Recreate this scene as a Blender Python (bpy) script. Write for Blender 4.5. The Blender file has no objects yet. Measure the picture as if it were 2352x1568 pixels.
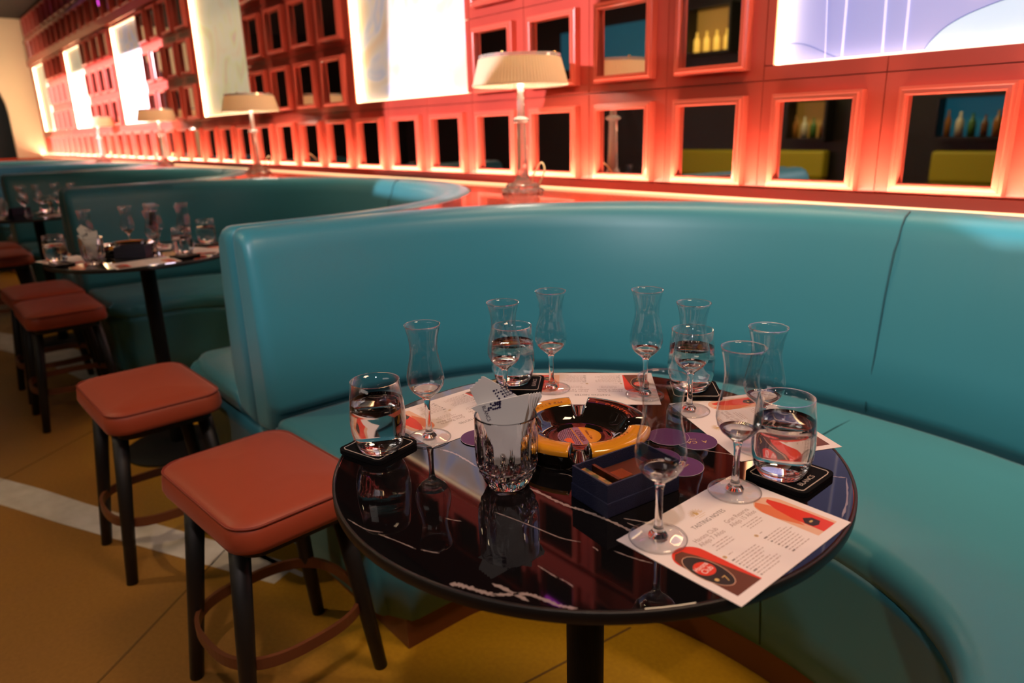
import bpy, math, random
from mathutils import Vector, Matrix

PI = math.pi
C = bpy.context.scene.collection
SC = bpy.context.scene
random.seed(7)

# ------------------------------------------------------------------ camera
H = 1.144
YAW, PITCH, ROLL = math.radians(50.0135), math.radians(16.625), math.radians(1.7406)
FPX, PW, PH = 1646.4, 2352, 1568
fw = Vector((-math.sin(YAW)*math.cos(PITCH), math.cos(YAW)*math.cos(PITCH), -math.sin(PITCH)))
rt = Vector((math.cos(YAW), math.sin(YAW), 0))
dn = fw.cross(rt)
cr, sr = math.cos(ROLL), math.sin(ROLL)
cx_ = cr*rt + sr*dn
cy_ = -sr*rt + cr*dn
cam = bpy.data.cameras.new('camera')
cam_ob = bpy.data.objects.new('camera', cam)
C.objects.link(cam_ob)
cam_ob.matrix_world = Matrix((
    (cx_.x, -cy_.x, -fw.x, 0), (cx_.y, -cy_.y, -fw.y, 0), (cx_.z, -cy_.z, -fw.z, H), (0, 0, 0, 1)))
cam.sensor_width = 36
cam.lens = FPX/PW*36
cam.clip_start = 0.02
cam.dof.use_dof = True
cam.dof.focus_distance = 0.95
cam.dof.aperture_fstop = 4.2
SC.camera = cam_ob

def proj(p):
    d = Vector(p) - Vector((0, 0, H))
    z = d.dot(fw)
    if z < 0.05: return None
    return (PW/2 + FPX*d.dot(cx_)/z, PH/2 + FPX*d.dot(cy_)/z)

# ------------------------------------------------------------------ render look
SC.view_settings.view_transform = 'Standard'
SC.view_settings.look = 'None'
SC.view_settings.exposure = 0.0
SC.view_settings.gamma = 1.0
SC.view_settings.use_curve_mapping = False
SC.cycles.use_denoising = True
SC.cycles.max_bounces = 14
SC.cycles.transmission_bounces = 14
SC.cycles.glossy_bounces = 6
SC.cycles.diffuse_bounces = 4
SC.cycles.sample_clamp_indirect = 6.0
SC.cycles.caustics_refractive = True
SC.cycles.caustics_reflective = False

world = bpy.data.worlds.new('world')
SC.world = world
world.use_nodes = True
world.node_tree.nodes['Background'].inputs[0].default_value = (0.55, 0.42, 0.36, 1)
world.node_tree.nodes['Background'].inputs[1].default_value = 0.02

# ------------------------------------------------------------------ lights of the room and added fills
def aim(ob, target):
    ob.rotation_euler = (Vector(target) - ob.location).to_track_quat('-Z', 'Y').to_euler()

def spot(name, loc, target, energy, color, angle, blend=0.4, radius=0.04, square=False, roll=0.0):
    l = bpy.data.lights.new(name, 'SPOT')
    l.energy = energy; l.color = color; l.spot_size = math.radians(angle); l.spot_blend = blend
    l.shadow_soft_size = radius; l.use_square = square
    o = bpy.data.objects.new(name, l); C.objects.link(o)
    o.location = loc
    q = (Vector(target) - Vector(loc)).to_track_quat('-Z', 'Y')
    o.rotation_euler = (q.to_matrix() @ Matrix.Rotation(roll, 3, 'Z')).to_euler()
    return o

def area(name, loc, target, energy, color, sx, sy):
    l = bpy.data.lights.new(name, 'AREA')
    l.energy = energy; l.color = color; l.shape = 'RECTANGLE'; l.size = sx; l.size_y = sy
    o = bpy.data.objects.new(name, l); C.objects.link(o)
    o.location = loc
    aim(o, target)
    return o

spot('ceiling_spot_table', (0.25, -0.35, 2.75), (-0.6, 0.75, 0.75), 66, (1.0, 0.80, 0.76), 64, 0.6, 0.05)
spot('ceiling_spot_aisle', (-3.3, -1.3, 2.75), (-1.7, 0.7, 0.3), 90, (1.0, 0.74, 0.44), 62, 0.7, 0.05)
spot('ceiling_spot_far', (-5.6, -1.2, 2.75), (-4.6, 0.7, 0.3), 14, (1.0, 0.72, 0.48), 80, 0.7, 0.05)
area('added_fill_wash', (-0.6, -1.8, 2.8), (-0.8, 1.2, 0.4), 15, (1.0, 0.86, 0.76), 1.6, 1.0)  # added general fill for unseen room lights behind the camera
area('ceiling_downlight_booth', (0.0, 1.0, 2.8), (-0.1, 1.1, 0.0), 26, (1.0, 0.66, 0.40), 0.5, 0.5)
area('ceiling_wall_wash', (-5.0, 1.79, 2.84), (-5.0, 1.795, 0.9), 42, (1.0, 0.70, 0.46), 16.0, 0.06).data.spread = math.radians(44)
area('added_end_wall_wash', (-11.8, 0.6, 2.82), (-13.4, 0.6, 1.4), 70, (1.0, 0.85, 0.62), 0.3, 3.0)  # added unseen wash to brighten the end wall

# ------------------------------------------------------------------ materials
def lin(c):
    return tuple(((v/255)/12.92 if v/255 <= 0.04045 else (((v/255)+0.055)/1.055)**2.4) for v in c)

MATS = {}
def mat(name, color, rough=0.5, metal=0.0, coat=0.0, spec=0.5, trans=0.0, ior=1.45, emit=None, es=0.0, sheen=0.0):
    m = bpy.data.materials.new(name); m.use_nodes = True
    b = m.node_tree.nodes['Principled BSDF']
    b.inputs['Base Color'].default_value = (*color, 1)
    b.inputs['Roughness'].default_value = rough
    b.inputs['Metallic'].default_value = metal
    b.inputs['Coat Weight'].default_value = coat
    b.inputs['Specular IOR Level'].default_value = spec
    b.inputs['Transmission Weight'].default_value = trans
    b.inputs['IOR'].default_value = ior
    b.inputs['Sheen Weight'].default_value = sheen
    if emit:
        b.inputs['Emission Color'].default_value = (*emit, 1)
        b.inputs['Emission Strength'].default_value = es
    MATS[name] = m
    return m

def nodes(m): return m.node_tree.nodes, m.node_tree.links, m.node_tree.nodes['Principled BSDF']

def add_bump(m, scale, strength, dist=0.001, detail=4.0, kind='NOISE'):
    n, l, b = nodes(m)
    tc = n.new('ShaderNodeTexCoord')
    if kind == 'NOISE':
        t = n.new('ShaderNodeTexNoise'); t.inputs['Scale'].default_value = scale; t.inputs['Detail'].default_value = detail
        out = t.outputs['Fac']
    else:
        t = n.new('ShaderNodeTexVoronoi'); t.inputs['Scale'].default_value = scale
        out = t.outputs['Distance']
    l.new(tc.outputs['Object'], t.inputs['Vector'])
    bp = n.new('ShaderNodeBump'); bp.inputs['Strength'].default_value = strength; bp.inputs['Distance'].default_value = dist
    l.new(out, bp.inputs['Height']); l.new(bp.outputs['Normal'], b.inputs['Normal'])

def add_variation(m, c1, c2, scale, detail=5.0, lo=0.35, hi=0.65):
    n, l, b = nodes(m)
    tc = n.new('ShaderNodeTexCoord')
    t = n.new('ShaderNodeTexNoise'); t.inputs['Scale'].default_value = scale; t.inputs['Detail'].default_value = detail
    r = n.new('ShaderNodeValToRGB')
    r.color_ramp.elements[0].position = lo; r.color_ramp.elements[0].color = (*c1, 1)
    r.color_ramp.elements[1].position = hi; r.color_ramp.elements[1].color = (*c2, 1)
    l.new(tc.outputs['Object'], t.inputs['Vector']); l.new(t.outputs['Fac'], r.inputs['Fac'])
    l.new(r.outputs['Color'], b.inputs['Base Color'])

RED = mat('red_lacquer', (0.50, 0.070, 0.046), 0.34, coat=0.3)
add_bump(RED, 60, 0.05, 0.001)
REDL = mat('red_ledge_lacquer', (0.50, 0.05, 0.018), 0.22, coat=0.5)
TEAL = mat('teal_leather', (0.036, 0.20, 0.245), 0.38, sheen=0.12)
add_bump(TEAL, 420, 0.12, 0.0006, 3)
SEAM = mat('teal_seam', (0.012, 0.07, 0.09), 0.6)
PLINTH = mat('brown_plinth_paint', (0.16, 0.045, 0.012), 0.5)
FLOOR = mat('amber_terrazzo', (0.36, 0.16, 0.03), 0.42)
BAND = mat('white_terrazzo', (0.62, 0.56, 0.50), 0.45)
add_variation(BAND, (0.55, 0.49, 0.43), (0.68, 0.62, 0.56), 14)
JOINT = mat('floor_joint', (0.16, 0.08, 0.015), 0.7)
CREAM = mat('cream_plaster', (0.75, 0.60, 0.38), 0.7)
DARK = mat('dark_void', (0.006, 0.005, 0.006), 0.6)
CEIL = mat('black_ceiling', (0.004, 0.004, 0.004), 0.7)
MIRROR = mat('smoked_mirror', (0.80, 0.78, 0.76), 0.015, metal=1.0)
GLASS = mat('clear_glass', (1, 1, 1), 0.0, trans=1.0, ior=1.48)
THIN = mat('thin_glass', (1, 1, 1), 0.0)
n_, l_, b_ = nodes(THIN)
lw = n_.new('ShaderNodeLayerWeight'); lw.inputs['Blend'].default_value = 0.5
pw = n_.new('ShaderNodeMath'); pw.operation = 'POWER'; pw.inputs[1].default_value = 4.0
ma = n_.new('ShaderNodeMath'); ma.operation = 'MULTIPLY_ADD'; ma.inputs[1].default_value = 0.80; ma.inputs[2].default_value = 0.045
tb = n_.new('ShaderNodeBsdfTransparent'); tb.inputs[0].default_value = (0.965, 0.97, 0.975, 1)
gb = n_.new('ShaderNodeBsdfGlossy'); gb.inputs['Roughness'].default_value = 0.0; gb.inputs['Color'].default_value = (1, 1, 1, 1)
mxs = n_.new('ShaderNodeMixShader')
l_.new(lw.outputs['Facing'], pw.inputs[0]); l_.new(pw.outputs[0], ma.inputs[0]); l_.new(ma.outputs[0], mxs.inputs[0])
l_.new(tb.outputs[0], mxs.inputs[1]); l_.new(gb.outputs[0], mxs.inputs[2]); l_.new(mxs.outputs[0], n_['Material Output'].inputs['Surface'])
CRYSTAL = mat('cut_crystal', (0.97, 0.95, 0.96), 0.0, trans=1.0, ior=1.53)
WATER = mat('water', (1, 1, 1), 0.0, trans=1.0, ior=1.33)
MARBLE = mat('black_marble', (0.0035, 0.003, 0.0035), 0.03, spec=0.36)
VEIN = mat('marble_vein', (0.26, 0.20, 0.185), 0.12)
EDGE = mat('table_edge_black', (0.008, 0.006, 0.005), 0.45)
IRON = mat('black_iron', (0.005, 0.005, 0.005), 0.55, spec=0.2)
WOODB = mat('black_stained_wood', (0.010, 0.008, 0.007), 0.5)
RING = mat('walnut_ring', (0.16, 0.05, 0.018), 0.42)
SEAT = mat('terracotta_velvet', (0.37, 0.060, 0.024), 0.5, sheen=0.28)
n_, l_, b_ = nodes(SEAT)
b_.inputs['Sheen Roughness'].default_value = 0.4
b_.inputs['Sheen Tint'].default_value = (1.0, 0.45, 0.40, 1)
add_bump(SEAT, 260, 0.15, 0.0008, 3)
PIPE = mat('terracotta_piping', (0.24, 0.035, 0.018), 0.5)
SHADE = mat('pleated_cream_shade', (0.85, 0.74, 0.55), 0.7)
ACRYL = mat('clear_acrylic', (1.0, 0.95, 0.86), 0.03, trans=0.72, ior=1.49)
BRASS = mat('brass', (0.85, 0.60, 0.25), 0.2, metal=1.0)
CORD = mat('gold_cord', (0.75, 0.58, 0.30), 0.5)
PAPER = mat('card_paper', (0.80, 0.70, 0.68), 0.55)
NAPKIN = mat('napkin_paper', (0.84, 0.83, 0.82), 0.8)
NAVYINK = mat('navy_ink', (0.02, 0.014, 0.07), 0.7)
INK = mat('grey_ink', (0.20, 0.15, 0.14), 0.8)
INKL = mat('light_brown_ink', (0.42, 0.30, 0.27), 0.8)
GOLDINK = mat('gold_ink', (0.60, 0.38, 0.13), 0.5)
REDINK = mat('red_print', (0.68, 0.035, 0.012), 0.5)
ORANGEINK = mat('orange_print', (0.70, 0.17, 0.06), 0.5)
PEACHINK = mat('peach_print', (0.74, 0.42, 0.28), 0.5)
BROWNINK = mat('brown_print', (0.12, 0.03, 0.010), 0.5)
BLACKINK = mat('black_print', (0.02, 0.012, 0.010), 0.5)
WHITEINK = mat('white_print', (0.82, 0.72, 0.70), 0.5)
FELT = mat('black_felt', (0.006, 0.006, 0.007), 0.95, spec=0.1)
add_bump(FELT, 900, 0.6, 0.001)
STITCH = mat('cream_stitching', (0.62, 0.50, 0.42), 0.8)
PURPLE = mat('purple_card', (0.085, 0.016, 0.10), 0.6)
PURPEDGE = mat('pale_card_edge', (0.55, 0.45, 0.50), 0.7)
NAVY = mat('navy_woven_paper', (0.006, 0.010, 0.045), 0.55)
add_bump(NAVY, 1300, 0.8, 0.001, kind='VORONOI')
BAND2 = mat('cigar_band_print', (0.30, 0.13, 0.04), 0.4)
add_variation(BAND2, (0.06, 0.08, 0.03), (0.55, 0.20, 0.06), 60, lo=0.42, hi=0.58)
COPPER = mat('copper_metal', (0.26, 0.14, 0.08), 0.33, metal=1.0)
ASHY = mat('ashtray_yellow', (0.60, 0.24, 0.012), 0.12, coat=0.6)
ASHB = mat('ashtray_black', (0.007, 0.005, 0.004), 0.05, coat=0.6)
ASHO = mat('ashtray_orange', (0.72, 0.10, 0.02), 0.2, coat=0.4)
ASHP = mat('ashtray_lilac', (0.24, 0.13, 0.20), 0.2, coat=0.4)
LED = mat('warm_led', (1, 0.8, 0.5), 0.5, emit=(1.0, 0.66, 0.32), es=1.5)
LEDUP = mat('added_uplight_led', (1, 0.8, 0.5), 0.5, emit=(1.0, 0.64, 0.42), es=135.0)  # glow of the added strip hidden on the skirting
LEDP = mat('picture_led', (1, 0.9, 0.7), 0.5, emit=(1.0, 0.72, 0.34), es=14.0)
LEDQ = mat('picture_led_dim', (1, 0.9, 0.7), 0.5, emit=(1.0, 0.72, 0.40), es=3.0)
MAGENTA = mat('magenta_lamp', (0.8, 0.1, 0.8), 0.5, emit=(0.9, 0.08, 0.9), es=3.0)
TEALPIC = mat('teal_picture', (0.02, 0.15, 0.22), 0.5, emit=(0.01, 0.16, 0.24), es=0.32)
AMBERLIT = mat('amber_lit_back', (0.35, 0.2, 0.06), 0.5, emit=(0.45, 0.22, 0.03), es=0.28)
BOTTLELIT = mat('lit_bottle', (0.6, 0.4, 0.1), 0.3, emit=(1.0, 0.55, 0.08), es=0.9)
BOTTLES = [mat('amber_bottle', (0.30, 0.12, 0.02), 0.2), mat('clear_bottle', (0.55, 0.5, 0.4), 0.2), mat('green_bottle', (0.05, 0.14, 0.03), 0.2), mat('brown_bottle', (0.16, 0.06, 0.02), 0.2)]
OLIVE = mat('olive_upholstery', (0.40, 0.32, 0.02), 0.6)
WALNUT = mat('dark_walnut', (0.007, 0.004, 0.003), 0.5)

# translucent lamp shade: light from the bulb inside comes through the pleats
n_, l_, b_ = nodes(SHADE)
tr = n_.new('ShaderNodeBsdfTranslucent'); tr.inputs['Color'].default_value = (0.95, 0.80, 0.55, 1)
mx = n_.new('ShaderNodeMixShader'); mx.inputs[0].default_value = 0.45
out = n_['Material Output']
l_.new(b_.outputs[0], mx.inputs[1]); l_.new(tr.outputs[0], mx.inputs[2]); l_.new(mx.outputs[0], out.inputs['Surface'])

# floor: amber terrazzo that turns yellow round the booths, with speckle and wear
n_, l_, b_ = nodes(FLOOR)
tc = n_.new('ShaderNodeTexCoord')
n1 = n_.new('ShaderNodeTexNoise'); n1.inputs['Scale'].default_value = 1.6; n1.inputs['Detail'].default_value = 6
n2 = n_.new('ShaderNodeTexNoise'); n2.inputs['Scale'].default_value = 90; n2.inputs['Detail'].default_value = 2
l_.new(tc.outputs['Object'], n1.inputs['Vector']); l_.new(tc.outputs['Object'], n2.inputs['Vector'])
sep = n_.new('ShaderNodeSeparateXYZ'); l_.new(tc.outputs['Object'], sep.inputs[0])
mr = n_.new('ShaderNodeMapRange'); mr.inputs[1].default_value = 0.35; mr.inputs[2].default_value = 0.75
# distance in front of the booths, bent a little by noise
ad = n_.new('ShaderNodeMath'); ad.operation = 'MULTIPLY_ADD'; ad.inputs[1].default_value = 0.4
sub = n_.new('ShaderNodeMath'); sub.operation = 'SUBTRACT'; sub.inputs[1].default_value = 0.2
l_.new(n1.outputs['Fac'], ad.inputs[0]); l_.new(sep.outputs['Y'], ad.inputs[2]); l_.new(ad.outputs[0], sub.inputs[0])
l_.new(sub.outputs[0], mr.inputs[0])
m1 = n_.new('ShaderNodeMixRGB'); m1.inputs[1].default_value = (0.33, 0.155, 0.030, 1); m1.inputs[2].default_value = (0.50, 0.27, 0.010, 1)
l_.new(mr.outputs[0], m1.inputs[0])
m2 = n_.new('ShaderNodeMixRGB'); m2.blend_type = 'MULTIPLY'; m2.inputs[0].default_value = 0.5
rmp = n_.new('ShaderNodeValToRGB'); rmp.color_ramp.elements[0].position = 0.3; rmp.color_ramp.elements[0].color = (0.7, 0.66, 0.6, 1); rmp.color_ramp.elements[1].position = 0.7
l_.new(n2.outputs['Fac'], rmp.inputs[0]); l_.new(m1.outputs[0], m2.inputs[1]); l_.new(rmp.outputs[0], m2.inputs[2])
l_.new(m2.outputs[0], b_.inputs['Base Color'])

# lit picture surfaces (back-lit prints)
def art_mat(name, stops, scale, es, distort=1.5):
    m = mat(name, (0.5, 0.5, 0.5), 0.5)
    n, l, b = nodes(m)
    tc = n.new('ShaderNodeTexCoord')
    t = n.new('ShaderNodeTexNoise'); t.inputs['Scale'].default_value = scale; t.inputs['Detail'].default_value = 1.5
    t.inputs['Distortion'].default_value = distort
    r = n.new('ShaderNodeValToRGB')
    els = r.color_ramp.elements
    while len(els) < len(stops): els.new(0.5)
    for e, (p, c) in zip(els, stops): e.position = p; e.color = (*c, 1)
    l.new(tc.outputs['Object'], t.inputs['Vector']); l.new(t.outputs['Fac'], r.inputs['Fac'])
    l.new(r.outputs['Color'], b.inputs['Base Color']); l.new(r.outputs['Color'], b.inputs['Emission Color'])
    b.inputs['Emission Strength'].default_value = es
    return m
ARTBLUE = art_mat('lavender_print', [(0.3, (0.26, 0.30, 0.78)), (0.55, (0.36, 0.40, 0.82)), (0.75, (0.46, 0.48, 0.86))], 1.2, 0.42)
ARTPALE = art_mat('pale_blue_print', [(0.3, (0.46, 0.62, 0.86)), (0.7, (0.56, 0.72, 0.9))], 1.5, 0.6)
ARTLINE = mat('white_print_line', (0.8, 0.75, 0.9), 0.5, emit=(0.8, 0.75, 0.9), es=0.8)
ARTOUT = mat('dark_print_outline', (0.1, 0.15, 0.4), 0.5, emit=(0.12, 0.18, 0.45), es=0.3)
ARTPEACH = art_mat('cream_and_blue_print', [(0.35, (0.86, 0.66, 0.50)), (0.47, (0.85, 0.78, 0.74)), (0.56, (0.62, 0.68, 0.90)), (0.7, (0.86, 0.76, 0.70))], 2.2, 0.22, 3.0)
ARTCREAM = art_mat('cream_and_green_print', [(0.35, (0.80, 0.66, 0.44)), (0.5, (0.78, 0.72, 0.50)), (0.62, (0.66, 0.66, 0.36)), (0.72, (0.80, 0.52, 0.42))], 2.6, 0.4, 2.0)

# ------------------------------------------------------------------ mesh building
class MB:
    def __init__(self): self.v, self.f, self.m, self.s = [], [], [], []
    def add(self, verts, faces, mi=0, smooth=False, M=None):
        o = len(self.v)
        for p in verts:
            p = Vector(p)
            self.v.append(tuple(M @ p) if M is not None else tuple(p))
        for f in faces:
            self.f.append([i + o for i in f]); self.m.append(mi); self.s.append(smooth)
        return self
    def box(self, a, b, mi=0, M=None):
        (x0, y0, z0), (x1, y1, z1) = a, b
        v = [(x0,y0,z0),(x1,y0,z0),(x1,y1,z0),(x0,y1,z0),(x0,y0,z1),(x1,y0,z1),(x1,y1,z1),(x0,y1,z1)]
        return self.add(v, [(0,3,2,1),(4,5,6,7),(0,1,5,4),(1,2,6,5),(2,3,7,6),(3,0,4,7)], mi, False, M)
    def lathe(self, prof, seg=48, mi=0, smooth=True, M=None, fn=None, closed=False):
        v, f = [], []
        ring = []
        for k, (r, z) in enumerate(prof):
            if abs(r) < 1e-7:
                ring.append([len(v)]); v.append((0, 0, z))
            else:
                ids = []
                for i in range(seg):
                    a = 2*PI*i/seg
                    rr = r if fn is None else fn(r, z, a, k)
                    ids.append(len(v)); v.append((rr*math.cos(a), rr*math.sin(a), z))
                ring.append(ids)
        pairs = list(zip(ring[:-1], ring[1:]))
        if closed: pairs.append((ring[-1], ring[0]))
        for A, B in pairs:
            if len(A) == 1 and len(B) == 1: continue
            for i in range(seg):
                j = (i+1) % seg
                if len(A) == 1: f.append((A[0], B[j], B[i]))
                elif len(B) == 1: f.append((A[i], A[j], B[0]))
                else: f.append((A[i], A[j], B[j], B[i]))
        return self.add(v, f, mi, smooth, M)
    def tube(self, pts, r, seg=8, mi=0, closed=False, M=None, caps=True):
        pts = [Vector(p) for p in pts]; n = len(pts)
        v, f = [], []
        prev = None
        for i, p in enumerate(pts):
            a = pts[(i-1) % n] if (closed or i > 0) else p
            b = pts[(i+1) % n] if (closed or i < n-1) else p
            t = (b - a).normalized()
            if prev is None:
                u = t.orthogonal().normalized()
            else:
                u = (prev - t*prev.dot(t)).normalized()
            prev = u
            w = t.cross(u)
            rr = r[i] if isinstance(r, (list, tuple)) else r
            for k in range(seg):
                an = 2*PI*k/seg
                v.append(p + rr*(math.cos(an)*u + math.sin(an)*w))
        for i in range(n if closed else n-1):
            for k in range(seg):
                a, b = i*seg + k, i*seg + (k+1) % seg
                c, d = ((i+1) % n)*seg + (k+1) % seg, ((i+1) % n)*seg + k
                f.append((a, b, c, d))
        if caps and not closed:
            f.append(tuple(range(seg))[::-1]); f.append(tuple((n-1)*seg + k for k in range(seg)))
        return self.add(v, f, mi, True, M)
    def prism(self, poly, z0, z1, mi=0, M=None, smooth=False, side=None):
        n = len(poly)
        v = [(x, y, z0) for x, y in poly] + [(x, y, z1) for x, y in poly]
        self.add(v, [tuple(range(n))[::-1], tuple(range(n, 2*n))], mi, smooth, M)
        self.add(v, [(i, (i+1) % n, n + (i+1) % n, n + i) for i in range(n)], mi if side is None else side, smooth, M)
        return self
    def build(self, name, mats, parent=None, loc=None, rotz=None, bevel=0, segs=2, angle=40, link=True):
        me = bpy.data.meshes.new(name)
        me.from_pydata(self.v, [], self.f)
        if not isinstance(mats, (list, tuple)): mats = [mats]
        for m in mats: me.materials.append(m)
        me.polygons.foreach_set('material_index', self.m)
        me.polygons.foreach_set('use_smooth', self.s)
        me.update(); me.validate()
        o = bpy.data.objects.new(name, me)
        C.objects.link(o)
        if parent: o.parent = parent
        if loc is not None: o.location = loc
        if rotz is not None: o.rotation_euler = (0, 0, rotz)
        if bevel:
            b = o.modifiers.new('bevel', 'BEVEL'); b.width = bevel; b.segments = segs
            b.limit_method = 'ANGLE'; b.angle_limit = math.radians(angle); b.harden_normals = False
        return o

def tag(o, label, cat, group=None, kind=None):
    if label: o['label'] = label
    if cat: o['category'] = cat
    if group: o['group'] = group
    if kind: o['kind'] = kind
    return o

def thing(name, label, cat, loc=(0, 0, 0), rotz=0, group=None):
    o = bpy.data.objects.new(name, None); C.objects.link(o)
    o.empty_display_size = 0.05
    o.location = loc; o.rotation_euler = (0, 0, rotz)
    return tag(o, label, cat, group)

def structure(o): o['kind'] = 'structure'; return o

def dup(root, loc, rotz, label, group=None):
    def cp(o, par):
        c = o.copy(); C.objects.link(c)
        if par: c.parent = par
        for ch in o.children: cp(ch, c)
        return c
    r = cp(root, None)
    r.location = loc; r.rotation_euler = (0, 0, rotz)
    r['label'] = label
    if group: r['group'] = group
    return r

_dg = None
def text_into(mb, s, size, M, mi=0, align='LEFT', thick=0.0, sx=1.0):
    """lettering as flat mesh, baseline along +x of M"""
    cu = bpy.data.curves.new('lettering', 'FONT')
    cu.body = s; cu.size = size; cu.align_x = align; cu.extrude = thick
    cu.resolution_u = 3
    ob = bpy.data.objects.new('lettering', cu); C.objects.link(ob)
    dg = bpy.context.evaluated_depsgraph_get()
    dg.update()
    me = bpy.data.meshes.new_from_object(ob.evaluated_get(dg))
    S = Matrix.Diagonal((sx, 1, 1, 1))
    mb.add([v.co.copy() for v in me.vertices], [tuple(p.vertices) for p in me.polygons], mi, False, M @ S)
    bpy.data.objects.remove(ob); bpy.data.curves.remove(cu); bpy.data.meshes.remove(me)

def T(x, y, z=0.0): return Matrix.Translation((x, y, z))
def RZ(a): return Matrix.Rotation(a, 4, 'Z')

def smooth_path(pts, n=8, closed=False):
    pts = [Vector(p) for p in pts]; out = []
    N = len(pts)
    rng = range(N) if closed else range(N-1)
    for i in rng:
        p0 = pts[(i-1) % N] if closed or i > 0 else pts[0]
        p1, p2 = pts[i], pts[(i+1) % N]
        p3 = pts[(i+2) % N] if closed or i+2 < N else pts[-1]
        for k in range(n):
            t = k/n
            out.append(0.5*((2*p1) + (p2-p0)*t + (2*p0-5*p1+4*p2-p3)*t*t + (3*p1-p0-3*p2+p3)*t**3))
    if not closed: out.append(pts[-1])
    return out

# ------------------------------------------------------------------ the room
D = 1.97          # face of the red wall
XL, XR, YF, ZC = -13.4, 3.2, -4.6, 2.88
SHELF = 0.919
PITCHM = 0.3436   # mirror spacing
K0 = -0.676       # centre of the rightmost mirror in the picture
BAYS = range(0, 6)

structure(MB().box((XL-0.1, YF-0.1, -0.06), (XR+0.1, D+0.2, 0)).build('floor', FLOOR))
structure(MB().box((XL-0.1, YF-0.1, ZC), (XR+0.1, D+0.2, ZC+0.08)).build('ceiling', CEIL))
structure(MB().box((XL-0.1, YF-0.1, 0), (XR+0.1, YF, ZC)).build('wall_front', WALNUT))
structure(MB().box((XR, YF, 0), (XR+0.1, D+0.1, ZC)).build('wall_right', WALNUT))

# far end wall with an arched opening
mb = MB()
ya, ra, za = 0.68, 0.90, 1.55
arch = [(ya+ra*math.cos(a), za+ra*math.sin(a)) for a in [PI*i/20 for i in range(21)]]
YL = -0.5
v, f = [], []
for x in (XL, XL-0.1):
    base = len(v)
    v += [(x, ya+ra, 0)] + [(x, y, z) for y, z in arch] + [(x, ya-ra, 0)]
    v += [(x, D+0.1, 0), (x, D+0.1, ZC), (x, YL, ZC), (x, YL, 0)]
    nA = 23
    a = [base+i for i in range(nA)]; R0, R1, L1, L0 = base+nA, base+nA+1, base+nA+2, base+nA+3
    f.append((R0, R1, a[11], *[a[i] for i in range(10, -1, -1)]))
    f.append((a[11], R1, L1))
    f.append((L1, L0, *[a[i] for i in range(22, 10, -1)]))
n = 27
for i in range(22): f.append((i, i+1, n+i+1, n+i))
mb.add(v, f)
structure(mb.build('wall_left', CREAM))
structure(MB().box((XL-0.1, YF, 0), (XL, YL, ZC)).build('wall_left', WALNUT))
structure(MB().box((XL-0.6, ya-1.2, 0), (XL-0.5, ya+1.2, 2.4)).build('wall_passage', DARK))

# red panelled wall: tiles with open joints on a backing slab, recesses for the pictures
structure(MB().box((XL, D+0.06, 0), (XR, D+0.16, ZC)).build('wall_back', RED))
mb = MB()
g = 0.0012
zr = [0.955, 1.25, 1.577, 1.904, 2.231, 2.30, 2.558, ZC]
PZ0, PZ1, PHW = 1.29, 2.19, 0.487
kmax = int((K0 - XL)/PITCHM)
for k in range(-9, kmax+1):
    xc = K0 - PITCHM*k
    x0, x1 = max(xc-PITCHM/2, XL), min(xc+PITCHM/2, XR)
    j = round((K0 - xc)/(7*PITCHM)); bx = K0 - 7*PITCHM*j
    for z0, z1 in zip(zr[:-1], zr[1:]):
        cells = [(x0, x1, z0, z1)]
        if z1 > PZ0 and z0 < PZ1 and x1 > bx-PHW and x0 < bx+PHW:
            cells = []
            if z0 < PZ0: cells.append((x0, x1, z0, PZ0))
            if z1 > PZ1: cells.append((x0, x1, PZ1, z1))
            zz0, zz1 = max(z0, PZ0), min(z1, PZ1)
            if x0 < bx-PHW: cells.append((x0, bx-PHW, zz0, zz1))
            if x1 > bx+PHW: cells.append((bx+PHW, x1, zz0, zz1))
        for a, b, c, d in cells:
            if b-a > 0.004 and d-c > 0.004: mb.box((a+g, D, c+g), (b-g, D+0.06, d-g))
structure(mb.build('wall_panelling', RED))
# picture rail band across the top of the pictures
structure(MB().box((XL, D-0.03, 2.215), (XR, D, 2.30)).build('trim_1', RED, bevel=0.006))
structure(MB().box((XL, D-0.02, 2.535), (XR, D, 2.575)).build('trim_2', RED, bevel=0.004))
# skirting above the ledge, with an added lip hiding the added uplight strip on it
mb = MB().box((XL, D-0.075, 0.928), (XR, D, 0.948)).box((XL, D-0.075, 0.948), (XR, D-0.0725, 0.9550))
structure(mb.build('trim_3', RED))
tag(MB().box((XL, D-0.068, 0.948), (XR, D-0.052, 0.950)).build('added_uplight_strip', LEDUP),
    'added hidden light strip on the red skirting, shining up the panelling', 'light strip')
tag(MB().box((XL, D-0.071, SHELF+0.001), (XR, D-0.058, 0.9275)).build('ledge_light_strip', LED),
    'glowing warm line of light along the back of the red ledge', 'light strip')

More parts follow.
